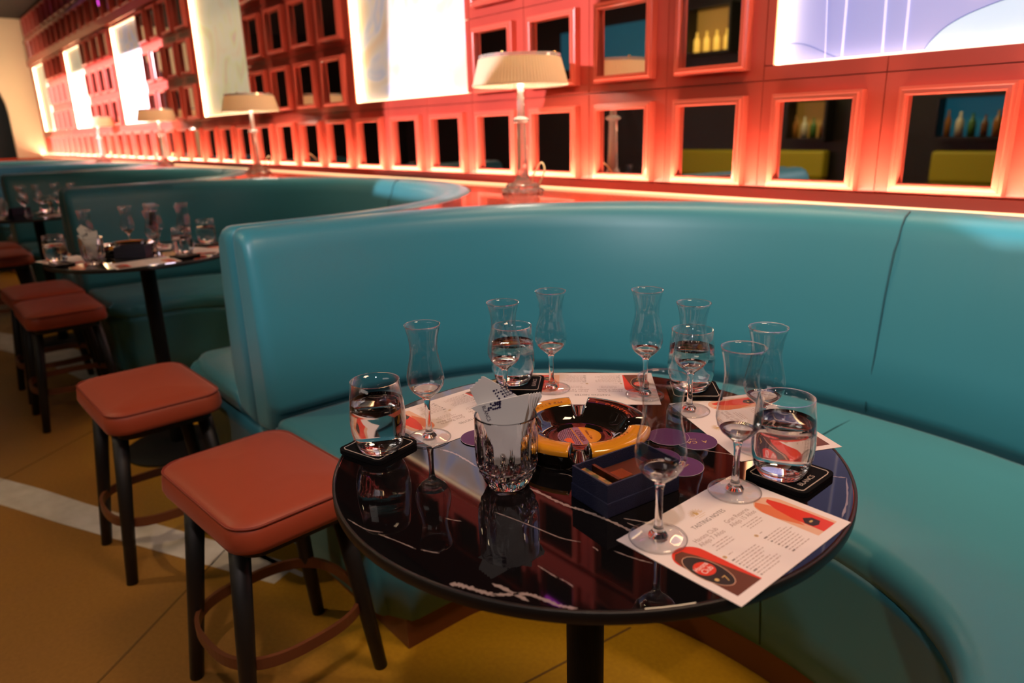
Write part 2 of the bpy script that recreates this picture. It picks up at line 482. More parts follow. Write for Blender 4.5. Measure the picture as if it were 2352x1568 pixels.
# ------------------------------------------------------------------ booths
PITCHB, BC0, DIVH = 2.25, -0.69, 1.125
YE, Y0 = 0.645, 0.84
def ucurve(a, b, n, steps=40, ystart=YE):
    """left end -> round the back -> right end, in booth coordinates"""
    pts = []
    ns = 6
    for i in range(ns): pts.append((-a, ystart + (Y0-ystart)*i/ns))
    for i in range(steps+1):
        th = PI - PI*i/steps
        c, s = math.cos(th), math.sin(th)
        pts.append((a*math.copysign(abs(c)**(2/n), c), Y0 + b*abs(s)**(2/n)))
    for i in range(ns-1, -1, -1): pts.append((a, ystart + (Y0-ystart)*i/ns))
    return pts
def offs(curve, d):
    """move a curve outward (+) along its normal"""
    out = []
    for i, p in enumerate(curve):
        a, b = curve[max(i-1, 0)], curve[min(i+1, len(curve)-1)]
        tx, ty = b[0]-a[0], b[1]-a[1]
        L = math.hypot(tx, ty) or 1
        out.append((p[0] - ty/L*d, p[1] + tx/L*d))
    return out
CF = ucurve(0.49, 0.33, 2.2)      # seat front
CB = ucurve(1.00, 0.865, 2.2)     # crease
CT = ucurve(1.025, 0.93, 2.15)    # top of the back, inner edge
CO = ucurve(DIVH-0.001, 1.05, 2.15)  # outer side
# round the front corner of the seat ends
def round_end(c, r=0.07, toward=1):
    out = []
    for x, y in c:
        d = y - YE
        if d < r and abs(y - Y0) > 1e-6:
            k = r - math.sqrt(max(r*r - (r-d)**2, 0))
            x = x + math.copysign(k, x)
        out.append((x, y))
    return out
CFr = round_end(CF)
def strip(mb, rows, mi=0, smooth=True, cap=True, endr=0.0):
    if endr:
        new = [list(r) for r in rows]
        for side in (0, -1):
            P = [r[side] for r in rows]
            x0, x1 = min(p[0] for p in P), max(p[0] for p in P); z0, z1 = min(p[2] for p in P), max(p[2] for p in P)
            cx, cz = (x0+x1)/2, (z0+z1)/2
            add = []
            for deg in (25, 50, 75, 90):
                a = math.radians(deg); d = endr*(1-math.cos(a))
                sx, sz = 1-2*d/(x1-x0), 1-2*d/(z1-z0)
                add.append([(cx+(p[0]-cx)*sx, p[1]-endr*math.sin(a), cz+(p[2]-cz)*sz) for p in P])
            for q, r in enumerate(new):
                cols = [c[q] for c in add]
                if side == 0: r[:0] = cols[::-1]
                else: r.extend(cols)
        rows = new
    n = len(rows[0]); v = []; f = []
    for r in rows: v += r
    m = len(rows)
    for j in range(m):
        j2 = (j+1) % m
        for i in range(n-1):
            f.append((j*n+i, j*n+i+1, j2*n+i+1, j2*n+i))
    mb.add(v, f, mi, smooth)
    if cap:
        mb.add(v, [tuple(j*n for j in range(m)), tuple(j*n+n-1 for j in range(m))[::-1]], mi, False)
    return mb
def row(c, z): return [(x, y, z) for x, y in c]
def lerp(c1, c2, t): return [(a[0]+(b[0]-a[0])*t, a[1]+(b[1]-a[1])*t) for a, b in zip(c1, c2)]
SZ = 0.455
def make_booth(loc, label):
    t = thing('booth_bench', label, 'bench', loc, 0, 'curved teal booth benches along the red wall')
    # base panel, leaning back a little to the plinth
    rows = [row(offs(CFr, 0.022), 0.085), row(offs(CFr, 0.010), 0.20), row(offs(CFr, 0.004), 0.36), row(CFr, 0.385),
            row(lerp(CFr, CB, 0.5), 0.385), row(CO, 0.385), row(CO, 0.085)]
    strip(MB(), rows, endr=0.03).build('base_panel', TEAL, t)
    # seat cushion
    r = []
    for d, z in ((0.0, 0.387), (-0.006, 0.40), (-0.006, 0.425), (0.004, 0.443), (0.022, 0.453)):
        r.append(row(offs(CFr, d), z))
    r += [row(lerp(CFr, CB, 0.3), SZ+0.006), row(lerp(CFr, CB, 0.7), SZ+0.004), row(lerp(CFr, CB, 0.93), SZ), row(offs(CB, -0.004), SZ-0.010), row(offs(CB, 0.006), SZ-0.03),
          row(offs(CB, 0.02), 0.42), row(offs(CB, 0.02), 0.387)]
    strip(MB(), r, endr=0.024).build('seat', TEAL, t)
    # backrest
    CM = lerp(CB, CT, 0.55)
    TZ = 0.925
    r = [row(offs(CB, 0.014), 0.40), row(offs(CB, 0.008), SZ+0.000), row(offs(CB, -0.006), SZ+0.010), row(offs(CB, -0.013), SZ+0.03), row(offs(lerp(CB, CT, 0.3), -0.012), 0.60),
         row(offs(CM, -0.010), 0.74), row(offs(CT, -0.004), 0.86), row(offs(CT, 0.004), 0.893), row(offs(CT, 0.018), 0.914), row(offs(CT, 0.040), TZ),
         row(lerp(offs(CT, 0.04), CO, 0.5), TZ+0.002), row(lerp(offs(CT, 0.04), CO, 0.82), TZ), row(lerp(offs(CT, 0.04), CO, 0.96), TZ-0.006), row(CO, TZ-0.02), row(CO, 0.39)]
    strip(MB(), r, endr=0.03).build('backrest', TEAL, t)
    # plinth
    CP = offs(ucurve(0.49, 0.32, 2.2, ystart=YE+0.045), 0.045)
    COp = ucurve(DIVH-0.06, 1.0, 2.15, ystart=YE+0.045)
    strip(MB(), [row(CP, 0.0), row(CP, 0.085), row(COp, 0.085), row(COp, 0.0)], smooth=False).build('plinth', PLINTH, t)
    # seams: creases of the upholstery panels
    def at(c, i): return c[i]
    for i in (26,):
        up = [Vector((*offs(lerp(CB, CT, s), -0.0125)[i], z)) for s, z in ((0.0, SZ+0.02), (0.1, 0.50), (0.3, 0.60), (0.55, 0.74), (0.85, 0.84))]
        up = [Vector((*offs(CB, -0.010)[i], SZ+0.006))] + up
        up += [Vector((*offs(CT, d)[i], z)) for d, z in ((-0.006, 0.865), (0.003, 0.895), (0.017, 0.917), (0.04, 0.927))]
        MB().tube(up, 0.0022, 6).build('seam', SEAM, t)
        se = [Vector((*lerp(CFr, CB, s)[i], z)) for s, z in ((0.03, SZ-0.003), (0.3, SZ+0.0065), (0.7, SZ+0.0045), (0.95, SZ-0.004))]
        MB().tube(se, 0.002, 6).build('seam', SEAM, t)
    i = 27
    MB().tube([Vector((*offs(CFr, d-0.0005)[i], z)) for d, z in ((0.022, 0.09), (0.010, 0.2), (0.003, 0.375))], 0.002, 6).build('seam', SEAM, t)
    return t
bl = ['teal leather booth bench curving round the nearest round table',
      'teal leather booth bench behind the second table, its end panel beside the middle stool',
      'third teal booth bench from the camera, behind the table at the left edge',
      'far teal booth bench whose pale top shows under the third glass lamp',
      'farthest teal booth bench by the cream end wall']
for i in range(5): make_booth((BC0 - PITCHB*i, 0, 0), bl[i])

# ledge behind the booths: one slab following their outer curves
mb = MB()
ledge = []
x = XR - 0.9
pts = []
for i in range(0, 6):
    c = BC0 - PITCHB*i
    cc = [(c+px, py+0.004) for px, py in CO if py > 1.0]
    pts += sorted(cc, key=lambda q: -q[0])
pts = [(XR-0.002, 1.0)] + [p for p in pts if p[0] < XR-0.02 and p[0] > XL+0.02] + [(XL+0.002, 1.0)]
back = [(p[0], D-0.001) for p in pts]
n = len(pts)
v = [(x, y, SHELF) for x, y in pts] + [(x, y, SHELF) for x, y in back] + [(x, y, SHELF-0.03) for x, y in pts] + [(x, y, SHELF-0.03) for x, y in back]
f = []
for i in range(n-1):
    f += [(i, n+i, n+i+1, i+1), (2*n+i, 2*n+i+1, 3*n+i+1, 3*n+i), (i, i+1, 2*n+i+1, 2*n+i)]
mb.add(v, f)
tag(mb.build('wall_ledge', REDL), 'long glossy red ledge between the booth backs and the mirrored wall', 'ledge')

# ------------------------------------------------------------------ floor inlays
def inlay(name, poly, m, z=0.0012):
    return structure(MB().prism(poly, 0.0002, z).build(name, m))
def ribbon(center, w):
    c = smooth_path([(x, y, 0) for x, y in center], 8)
    L, R = [], []
    for i, p in enumerate(c):
        a, b = c[max(i-1, 0)], c[min(i+1, len(c)-1)]
        t = (b-a).normalized(); nrm = Vector((-t.y, t.x, 0))
        ww = w(i/(len(c)-1)) if callable(w) else w
        L.append((p+nrm*ww/2)[:2]); R.append((p-nrm*ww/2)[:2])
    return L + R[::-1]
inlay('trim_4', ribbon([(-5.2, -1.2), (-4.0, -0.55), (-2.95, 0.02), (-2.45, 0.25), (-1.98, 0.47), (-1.70, 0.60)], lambda t: 0.15-0.06*t), BAND)
inlay('trim_5', ribbon([(-7.2, -0.6), (-6.0, -0.05), (-5.05, 0.37), (-4.4, 0.56), (-3.9, 0.66)], 0.22), BAND)
inlay('trim_6', ribbon([(-1.93, 0.56), (-1.76, 0.605), (-1.66, 0.635)], 0.016), BAND)
for k, (a, b) in enumerate([((-1.12, -0.5), (-0.93, 1.12)), ((-2.02, 0.62), (-1.2, -0.35)), ((-3.3, 0.55), (-2.4, -0.6))]):
    inlay('trim_%d' % (7+k), ribbon([a, ((a[0]+b[0])/2, (a[1]+b[1])/2), b], 0.005), JOINT)

# ------------------------------------------------------------------ wall mirrors
def frame_mb():
    g_ = 0.106
    loops = [(0.0, 0.012), (0.0, 0.032), (0.004, 0.034), (0.012, 0.033), (0.0145, 0.028), (0.021, 0.026), (0.0225, 0.0005)]
    mb = MB()
    v, f = [], []
    for o, h in loops:
        s = g_ + o
        v += [(-s, -h, -s), (s, -h, -s), (s, -h, s), (-s, -h, s)]
    for a in range(len(loops)-1):
        for i in range(4):
            f.append((a*4+i, (a+1)*4+i, (a+1)*4+(i+1) % 4, a*4+(i+1) % 4))
    return mb.add(v, f)
ord_ = ['first', 'second', 'third', 'fourth', 'fifth', 'sixth', 'seventh', 'eighth', 'ninth', 'tenth']
def nth(i):
    if i < 10: return ord_[i]
    j = i+1
    return '%d%s' % (j, 'th' if 10 < j % 100 < 14 else {1: 'st', 2: 'nd', 3: 'rd'}.get(j % 10, 'th'))
FRAME = mat('red_frame_lacquer', (0.60, 0.10, 0.065), 0.30, coat=0.4)
fr0 = frame_mb().build('wall_mirror', FRAME)
gl0 = MB().add([(-0.106, -0.0125, -0.106), (0.106, -0.0125, -0.106), (0.106, -0.0125, 0.106), (-0.106, -0.0125, 0.106),
                (-0.106, -0.001, -0.106), (0.106, -0.001, -0.106), (0.106, -0.001, 0.106), (-0.106, -0.001, 0.106)],
               [(0, 1, 2, 3), (7, 6, 5, 4), (0, 4, 5, 1), (1, 5, 6, 2), (2, 6, 7, 3), (3, 7, 4, 0)]).build('mirror_glass', MIRROR, fr0)
rowz = [1.0845, 1.410, 1.740, 2.068, 2.42, 2.72]
rown = ['bottom row', 'second row up', 'third row up', 'fourth row up', 'fifth row up', 'top row']
first = True
for r, z in enumerate(rowz):
    for k in range(0, kmax):
        if 1 <= r <= 3 and (k % 7) not in (2, 3, 4, 5): continue
        x = K0 - PITCHM*k
        if x < XL + 0.15: continue
        P = [proj((x+a*0.12, D-0.03, z+b*0.12)) for a in (-1, 1) for b in (-1, 1)]
        in_view = any(p and -5 < p[0] < PW+5 and -5 < p[1] < PH+5 for p in P)
        # just above the frame: these show in the polished table top
        if not in_view and not (1 <= r <= 4 and k < 14): continue
        if r == 0 or r >= 4:
            lab = 'red-framed mirror, %s, %s from the right end' % (rown[r], nth(k))
        else:
            gap = k//7
            lab = 'red-framed mirror, %s, %s of four in the %s gap between pictures' % (rown[r].replace(' from the ledge', ''), ord_[k % 7 - 2], ord_[gap])
        if first:
            o = fr0; first = False
        else:
            o = fr0.copy(); C.objects.link(o)
            c = gl0.copy(); C.objects.link(c); c.parent = o
        o.location = (x, D, z)
        tag(o, lab, 'mirror', 'square mirrors on the red wall')

# ------------------------------------------------------------------ lit pictures
pl = ['large lavender lit picture with a pale blue dome, upper right corner',
      'large pale lit picture with peach and blue swirls, left of the nearest lamp',
      'large cream lit picture behind the second glass lamp',
      'fourth lit picture from the right, bleached white by the projected light',
      'bright lit picture fifth from the right on the red wall',
      'farthest bright lit picture beside the cream end wall']
for j in BAYS:
    xc = K0 - 7*PITCHM*j
    if xc - PHW < XL: continue
    t = thing('lit_picture', pl[j], 'picture', (xc, D, (PZ0+PZ1)/2), 0, 'lit pictures set into the red wall')
    hw, hh = PHW-0.0015, (PZ1-PZ0)/2-0.0015
    am = [ARTBLUE, ARTPEACH, ARTCREAM, ARTPEACH, ARTCREAM, ARTCREAM][j]
    mb = MB().box((-hw, 0.034, -hh), (hw, 0.058, hh))
    art = [am]
    if j == 0:
        art = [am, ARTPALE, ARTLINE, ARTOUT]
        zc, xo = (PZ0+PZ1)/2, xc
        blob = [(-0.78, PZ0+0.004), (-0.768, 1.314), (-0.742, 1.340), (-0.708, 1.360), (-0.665, 1.376), (-0.60, 1.392), (-0.50, 1.40), (-0.38, 1.385), (-0.28, 1.35), (-0.22, PZ0+0.004)]
        q = smooth_path([(x, z, 0) for x, z in blob], 5)
        mb.add([(p.x-xo, 0.0325, p.y-zc) for p in q], [tuple(range(len(q)))], 1)
        mb.tube([(p.x-xo, 0.033, p.y-zc) for p in q], 0.0012, 5, 3)
        for xa, za, xb, zb in ((-0.984, 1.292, -1.01, 2.18), (-0.879, 1.292, -0.93, 2.18), (-0.826, 1.292, -0.86, 2.18), (-1.03, 1.292, -1.10, 2.18)):
            mb.tube([(xa-xo, 0.033, za-zc), ((xa+xb)/2-xo+0.01, 0.033, (za+zb)/2-zc), (xb-xo, 0.033, zb-zc)], 0.003 if xa != -1.03 else 0.0012, 5, 2)
        hill = [(-1.155, 1.345), (-1.12, 1.345), (-1.08, 1.335), (-1.03, 1.312), (-0.99, PZ0+0.004), (-1.155, PZ0+0.004)]
        q = smooth_path([(x, z, 0) for x, z in hill[:5]], 4)
        mb.tube([(p.x-xo, 0.033, p.y-zc) for p in q], 0.0010, 5, 3)
    mb.build('printed_panel', art, t)
    e = 0.004
    MB().box((-hw, 0.006, -hh), (-hw+0.010, 0.026, hh)).build('light_strip', LEDP, t)
    MB().box((-hw+0.011, 0.012, -hh), (hw-0.011, 0.026, -hh+e)).build('light_strip', LEDQ, t)
    MB().box((-hw+0.011, 0.012, hh-e), (hw-0.011, 0.026, hh)).build('light_strip', LEDQ, t)
    MB().box((hw-0.006, 0.012, -hh), (hw, 0.026, hh)).build('light_strip', LEDQ, t)

# ------------------------------------------------------------------ glass lamps on the ledge
def make_lamp(loc, label):
    t = thing('table_lamp', label, 'lamp', loc, 0, 'clear table lamps on the red ledge')
    # scalloped base
    def scal(r, z, a, k): return r*(1+0.06*math.cos(10*a)) if z < 0.03 and r > 0.03 else r
    MB().lathe([(0, 0.0005), (0.070, 0.0005), (0.074, 0.006), (0.072, 0.014), (0.058, 0.018), (0.060, 0.026), (0.052, 0.034), (0.032, 0.038), (0.027, 0.046), (0.022, 0.056), (0, 0.056)],
               60, fn=scal, smooth=False).build('base', ACRYL, t)
    MB().lathe([(0, 0.0562), (0.021, 0.0562), (0.0185, 0.15), (0.0165, 0.238), (0, 0.238)], 10, smooth=False).build('stem', ACRYL, t)
    MB().lathe([(0, 0.2385), (0.018, 0.2385), (0.030, 0.244), (0.031, 0.250), (0.018, 0.258), (0, 0.258)], 32).build('collar', ACRYL, t)
    MB().lathe([(0, 0.2585), (0.014, 0.2585), (0.012, 0.33), (0.010, 0.385), (0, 0.385)], 10, smooth=False).build('upper_stem', ACRYL, t)
    def ple(r, z, a, k): return r*(1+0.010*math.cos(90*a))
    MB().lathe([(0.163, 0.363), (0.140, 0.447), (0.1385, 0.447), (0.1615, 0.363)], 360, fn=ple, smooth=False, closed=True).build('shade', SHADE, t)
    MB().lathe([(0.1645, 0.3595), (0.1662, 0.3655), (0.1615, 0.3657), (0.1600, 0.3595)], 64, closed=True).build('shade_rim', SHADE, t)
    MB().lathe([(0, 0.4475), (0.139, 0.4475), (0.139, 0.4585), (0, 0.4585)], 64, smooth=False).build('top_disc', ACRYL, t)
    for a in (0.4, 0.4+PI/2, 0.4+PI, 0.4+1.5*PI):
        MB().lathe([(0, 0.446), (0.0045, 0.446), (0.0045, 0.463), (0.003, 0.465), (0, 0.465)], 12, M=T(0.130*math.cos(a), 0.130*math.sin(a))).build('knob', BRASS, t)
    # bulb disc in the top of the stem
    MB().lathe([(0, 0.386), (0.03, 0.386), (0.03, 0.396), (0, 0.398)], 24).build('lamp_disc', LEDLAMP, t)
    c = smooth_path([(0.045, 0.040, 0.030), (0.035, 0.075, 0.075), (-0.01, 0.10, 0.10), (-0.06, 0.11, 0.06), (-0.085, 0.115, 0.008), (-0.13, 0.12, 0.004)], 8)
    MB().tube(c, 0.0028, 8).build('cord', CORD, t)
    return t
LEDLAMP = mat('warm_lamp_disc', (1, 0.9, 0.7), 0.5, emit=(1.0, 0.86, 0.66), es=200.0)
ll = ['nearest clear table lamp with a cream pleated shade on the red ledge',
      'second clear table lamp, standing in front of the cream lit picture',
      'third clear table lamp along the red ledge, before the bleached mirrors',
      'farthest clear table lamp on the red ledge']
lp0 = make_lamp((-1.965, 1.72, SHELF), ll[0])
for x, y, l in ((-4.42, 1.73, ll[1]), (-6.72, 1.83, ll[2]), (-8.85, 1.80, ll[3])):
    dup(lp0, (x, y, SHELF), 0.3, l)

# ------------------------------------------------------------------ round tables
TZ_ = 0.75
TR = 0.3102
def vein(mb, pts, w, z, mi):
    c = smooth_path([(x, y, 0) for x, y in pts], 10)
    L, R = [], []
    rnd = random.Random(len(pts)*31 + int(w*1e5))
    for i, p in enumerate(c):
        a, b = c[max(i-1, 0)], c[min(i+1, len(c)-1)]
        t = (b-a).normalized(); nrm = Vector((-t.y, t.x, 0))
        e = min(1, i/4, (len(c)-1-i)/4)
        ww = w*(0.45+0.7*rnd.random())*e + 0.0002
        j = nrm*w*(rnd.random()-0.5)*0.25
        L.append((p+nrm*ww/2+j)); R.append((p-nrm*ww/2+j))
    n = len(c)
    mb.add([(p.x, p.y, z) for p in L] + [(p.x, p.y, z) for p in R], [(i, n+i, n+i+1, i+1) for i in range(n-1)], mi)
def make_table(loc, label, veins):
    t = thing('round_table', label, 'table', loc, 0, 'round black marble tables')
    mb = MB().lathe([(0, 0.7375), (TR-0.004, 0.7375), (TR-0.0035, 0.7495), (TR-0.0045, TZ_), (0, TZ_)], 128, smooth=False)
    for pts, w in veins: vein(mb, pts, w, TZ_+0.00008, 1)
    mb.build('table_top', [MARBLE, VEIN], t)
    MB().lathe([(TR-0.0039, 0.7372), (TR-0.0005, 0.7372), (TR, 0.7378), (TR, 0.7490), (TR-0.0008, 0.7497), (TR-0.0034, 0.7499)], 128, closed=True).build('edge_band', EDGE, t)
    MB().lathe([(0, 0.026), (0.0255, 0.026), (0.0255, 0.728), (0.06, 0.730), (0.06, 0.7371), (0, 0.7371)], 40, smooth=False).build('column', IRON, t)
    MB().lathe([(0, 0), (0.185, 0), (0.187, 0.006), (0.183, 0.011), (0.05, 0.022), (0.026, 0.026), (0, 0.026)], 64).build('base_plate', IRON, t)
    return t
# veins in table coordinates
V1 = [([(0.020, -0.112), (0.052, -0.111), (0.077, -0.109), (0.097, -0.104), (0.122, -0.100), (0.148, -0.098), (0.161, -0.098)], 0.0042),
      ([(0.137, -0.085), (0.148, -0.079), (0.165, -0.071)], 0.0016), ([(0.145, -0.089), (0.161, -0.087), (0.172, -0.090)], 0.0016),
      ([(-0.062, -0.298), (-0.031, -0.294), (-0.013, -0.284)], 0.0012), ([(-0.014, -0.289), (0.015, -0.281), (0.036, -0.276)], 0.0012),
      ([(0.040, -0.273), (0.050, -0.268), (0.058, -0.263)], 0.0012), ([(0.008, -0.221), (0.017, -0.217), (0.025, -0.212)], 0.0010),
      ([(0.034, -0.175), (0.065, -0.168), (0.093, -0.163), (0.120, -0.158), (0.138, -0.149)], 0.0011), ([(0.151, -0.147), (0.156, -0.147), (0.160, -0.148)], 0.0010),
      ([(0.170, -0.137), (0.189, -0.133), (0.209, -0.126)], 0.0013), ([(0.138, -0.207), (0.153, -0.207), (0.164, -0.207)], 0.0012), ([(0.166, -0.206), (0.176, -0.205), (0.184, -0.206)], 0.0012),
      ([(0.104, -0.284), (0.114, -0.278), (0.131, -0.271), (0.147, -0.264)], 0.0055), ([(0.130, -0.256), (0.151, -0.251), (0.172, -0.248)], 0.0042),
      ([(0.142, -0.266), (0.152, -0.256), (0.163, -0.243), (0.179, -0.237), (0.196, -0.232), (0.207, -0.224)], 0.0040),
      ([(0.096, 0.110), (0.119, 0.121), (0.141, 0.130)], 0.0020), ([(0.018, -0.063), (0.028, -0.058), (0.040, -0.058)], 0.0009),
      ([(-0.136, -0.127), (-0.115, -0.121), (-0.089, -0.121), (-0.063, -0.123)], 0.0034), ([(0.226, 0.148), (0.240, 0.158), (0.252, 0.166)], 0.0022), ([(0.252, 0.166), (0.276, 0.117), (0.289, 0.078)], 0.0022)]
TX, TY = -0.5737, 0.5956
T2X, T2Y = -2.755, 0.620
T3X, T3Y = -4.85, 0.60
make_table((TX, TY, 0), 'nearest round black marble table, set for a tasting', V1)
make_table((T2X-0.045, T2Y+0.025, 0), 'round black table in front of the second booth, crowded with glasses', V1[:4])
make_table((T3X, T3Y, 0), 'round black table cut off by the left edge of the photo', V1[:4])

# ------------------------------------------------------------------ stools
def rrect(a, b, r, n=7):
    out = []
    for cx, cy, a0 in ((a-r, b-r, 0), (-a+r, b-r, PI/2), (-a+r, -b+r, PI), (a-r, -b+r, 1.5*PI)):
        for i in range(n+1):
            t = a0 + PI/2*i/n
            out.append((cx+r*math.cos(t), cy+r*math.sin(t)))
    return out
def loft(loops, mi=0, smooth=True):
    mb = MB(); n = len(loops[0][0]); v = []; f = []
    for poly, z in loops:
        v += [(x, y, z if not callable(z) else z(x, y)) for x, y in poly]
    for j in range(len(loops)-1):
        for i in range(n):
            f.append((j*n+i, j*n+(i+1) % n, (j+1)*n+(i+1) % n, (j+1)*n+i))
    mb.add(v, f, mi, smooth)
    return mb
def make_stool(loc, rotz, label):
    t = thing('bar_stool', label, 'stool', loc, rotz, 'low stools with terracotta seats')
    A, B = 0.200, 0.146
    R = lambda d, r=0.055: rrect(A-d, B-d, max(r-d*0.6, 0.012))
    loops = [(R(0.02), 0.432), (R(0.004), 0.436), (R(0.0), 0.448), (R(0.002), 0.474), (R(0.008), 0.486), (R(0.020), 0.493), (R(0.045), 0.4985), (R(0.08), 0.502), (R(0.12), 0.5035)]
    mb = loft(loops)
    n = len(loops[0][0])
    last = [(x, y, 0.5035) for x, y in R(0.12)]
    mb.add(last + [(0, 0, 0.504)], [(i, (i+1) % n, n) for i in range(n)], 0, True)
    mb.add([(x, y, 0.432) for x, y in R(0.02)], [tuple(range(n))[::-1]], 0)
    mb.build('seat', SEAT, t)
    MB().tube([(x, y, 0.4855) for x, y in R(0.0055)], 0.0026, 8, closed=True).build('piping', PIPE, t)
    loft([(rrect(A-0.03, B-0.03, 0.03), 0.412), (rrect(A-0.026, B-0.026, 0.03), 0.4315)], smooth=False)
    mb = MB().prism(rrect(A-0.03, B-0.03, 0.035), 0.412, 0.4318)
    mb.build('seat_board', WOODB, t)
    leg = {}
    for sx in (-1, 1):
        for sy in (-1, 1):
            top, bot = Vector((sx*0.105, sy*0.105, 0.414)), Vector((sx*0.135, sy*0.151, 0.0))
            leg[sx, sy] = (top, bot)
            MB().tube([top, top.lerp(bot, 0.5), bot], [0.0200, 0.0175, 0.0145], 16).build('leg', WOODB, t)
    # bent-wood foot ring running round the outside of the legs
    zr_ring = 0.165
    pts = []
    k = (0.414-zr_ring)/0.414
    ax, ay = 0.105+0.03*k, 0.105+0.046*k
    for i in range(72):
        a = 2*PI*i/72
        c, s = math.cos(a), math.sin(a)
        e = 2.7
        pts.append((math.copysign(abs(c)**(2/e), c)*(ax+0.028), math.copysign(abs(s)**(2/e), s)*(ay+0.026), zr_ring))
    n = len(pts); v = []; f = []
    for (x, y, z) in pts:
        L = math.hypot(x, y); ux, uy = x/L, y/L
        for dr, dz in ((-0.005, -0.012), (0.004, -0.012), (0.004, 0.012), (-0.005, 0.012)):
            v.append((x+ux*dr, y+uy*dr, z+dz))
    for i in range(n):
        j = (i+1) % n
        for q in range(4):
            f.append((i*4+q, j*4+q, j*4+(q+1) % 4, i*4+(q+1) % 4))
    MB().add(v, f, 0, False).build('foot_ring', RING, t)
    return t
st0 = make_stool((-1.346, 0.454, 0), 0.072, 'nearest terracotta stool, partly under the edge of the nearest table')
dup(st0, (-2.085, 0.425, 0), 0.02, 'terracotta stool in the middle, behind the nearest stool')
dup(st0, (-3.46, 0.435, 0), 0.0, 'darker stool beside the second table, in front of its twin')
dup(st0, (-3.90, 0.44, 0), 0.03, 'stool half hidden behind another stool at the second table')
dup(st0, (-5.38, 0.44, 0), 0.0, 'stool with a cut-off seat by the left edge of the photo')
dup(st0, (-5.82, 0.44, 0), 0.0, 'farthest stool, its seat just visible behind another at the left edge')

# ------------------------------------------------------------------ glassware
def make_tasting(loc, label, group='tulip tasting glasses on the nearest table'):
    t = thing('tasting_glass', label, 'glass', loc, 0, group)
    bo = [(0.0060, 0.0600), (0.0110, 0.0640), (0.0180, 0.0702), (0.0226, 0.0775), (0.0246, 0.0855), (0.0244, 0.0935), (0.0224, 0.105), (0.0196, 0.1165), (0.0180, 0.1265), (0.0181, 0.1345), (0.0196, 0.147), (0.0222, 0.1580), (0.0232, 0.1625)]
    bi = [(0.0228, 0.1627), (0.0218, 0.1580), (0.0192, 0.147), (0.0177, 0.1345), (0.0176, 0.1265), (0.0192, 0.1165), (0.0220, 0.105), (0.0240, 0.0935), (0.0242, 0.0855), (0.0222, 0.0780), (0.0176, 0.0712), (0.0108, 0.0655), (0.0060, 0.0625)]
    MB().lathe(bo + bi, 56).build('bowl', THIN, t)
    MB().tube([(0.0230*math.cos(2*PI*i/56), 0.0230*math.sin(2*PI*i/56), 0.1628) for i in range(56)], 0.00042, 8, closed=True).build('rim', GLASS, t)
    # stem with its knop and the thick drop of glass under the bowl
    st = [(0, 0.0042), (0.0100, 0.0042), (0.0086, 0.0062), (0.0060, 0.0090), (0.0048, 0.0125), (0.0039, 0.020), (0.0034, 0.036), (0.0036, 0.050), (0.0046, 0.0565), (0.0062, 0.0605), (0.0104, 0.0642), (0.0168, 0.0700), (0.0200, 0.0738),
          (0.0150, 0.0716), (0.0080, 0.0690), (0, 0.0680)]
    MB().lathe(st, 48).build('stem', GLASS, t)
    ft = [(0, 0.0003), (0.0272, 0.0003), (0.0287, 0.0010), (0.0286, 0.0017), (0.0240, 0.0022), (0.0170, 0.0028), (0.0100, 0.0040), (0, 0.0041)]
    MB().lathe(ft, 64).build('foot', THIN, t)
    MB().tube([(0.0284*math.cos(2*PI*i/64), 0.0284*math.sin(2*PI*i/64), 0.00135) for i in range(64)], 0.0006, 8, closed=True).build('foot_edge', GLASS, t)
    return t
TG = [(-0.747, 0.478, 0.965, 'tulip tasting glass left of the napkin tumbler, on the left card'),
      (-0.7655, 0.6265, 0.962, 'tulip tasting glass standing before the water tumbler at the back left'),
      (-0.768, 0.722, 0.962, 'tulip tasting glass on the back card, left of its middle'),
      (-0.649, 0.803, 1.0, 'tulip tasting glass on the back card, right of its middle'),
      (-0.5655, 0.799, 0.970, 'tulip tasting glass standing before the water tumbler at the back right'),
      (-0.431, 0.7604, 0.965, 'tulip tasting glass half hidden behind the right-hand tumbler'),
      (-0.390, 0.642, 1.027, 'tulip tasting glass at the upper corner of the front card, left of the right-hand tumbler'),
      (-0.388, 0.506, 1.039, 'nearest tulip tasting glass, at the left corner of the front card')]
CARDZ = TZ_ + 0.0006
g0 = make_tasting((TG[0][0], TG[0][1], CARDZ), TG[0][3])
g0.scale.z = TG[0][2]
for x, y, sz, l in TG[1:]: dup(g0, (x, y, CARDZ), 0, l).scale.z = sz

def make_tumbler(loc, label, group='water tumblers on the nearest table'):
    t = thing('water_tumbler', label, 'tumbler', loc, 0, group)
    wall = [(0.0245, 0.0020), (0.0300, 0.012), (0.0338, 0.026), (0.0350, 0.041), (0.0344, 0.056), (0.0328, 0.075), (0.0304, 0.0965)]
    inner = [(0.0299, 0.0967), (0.0322, 0.075), (0.0338, 0.056), (0.0344, 0.041), (0.0332, 0.026), (0.0294, 0.012), (0.0240, 0.0035)]
    MB().lathe(wall + inner, 64).build('bowl', THIN, t)
    MB().tube([(0.03015*math.cos(2*PI*i/64), 0.03015*math.sin(2*PI*i/64), 0.0967) for i in range(64)], 0.0005, 8, closed=True).build('rim', GLASS, t)
    MB().lathe([(0, 0.0003), (0.0215, 0.0003), (0.0245, 0.0020), (0.0285, 0.0092), (0.0276, 0.0098), (0.0200, 0.0088), (0, 0.0080)], 64).build('thick_base', GLASS, t)
    w = [(0, 0.0086), (0.0200, 0.0094), (0.0278, 0.0104), (0.0300, 0.0145), (0.0330, 0.026), (0.0342, 0.041), (0.0336, 0.056), (0.0327, 0.0690), (0.0322, 0.0682), (0.0310, 0.0676), (0, 0.0675)]
    MB().lathe(w, 64).build('water', WATER, t)
    return t
CO_T = 0.006
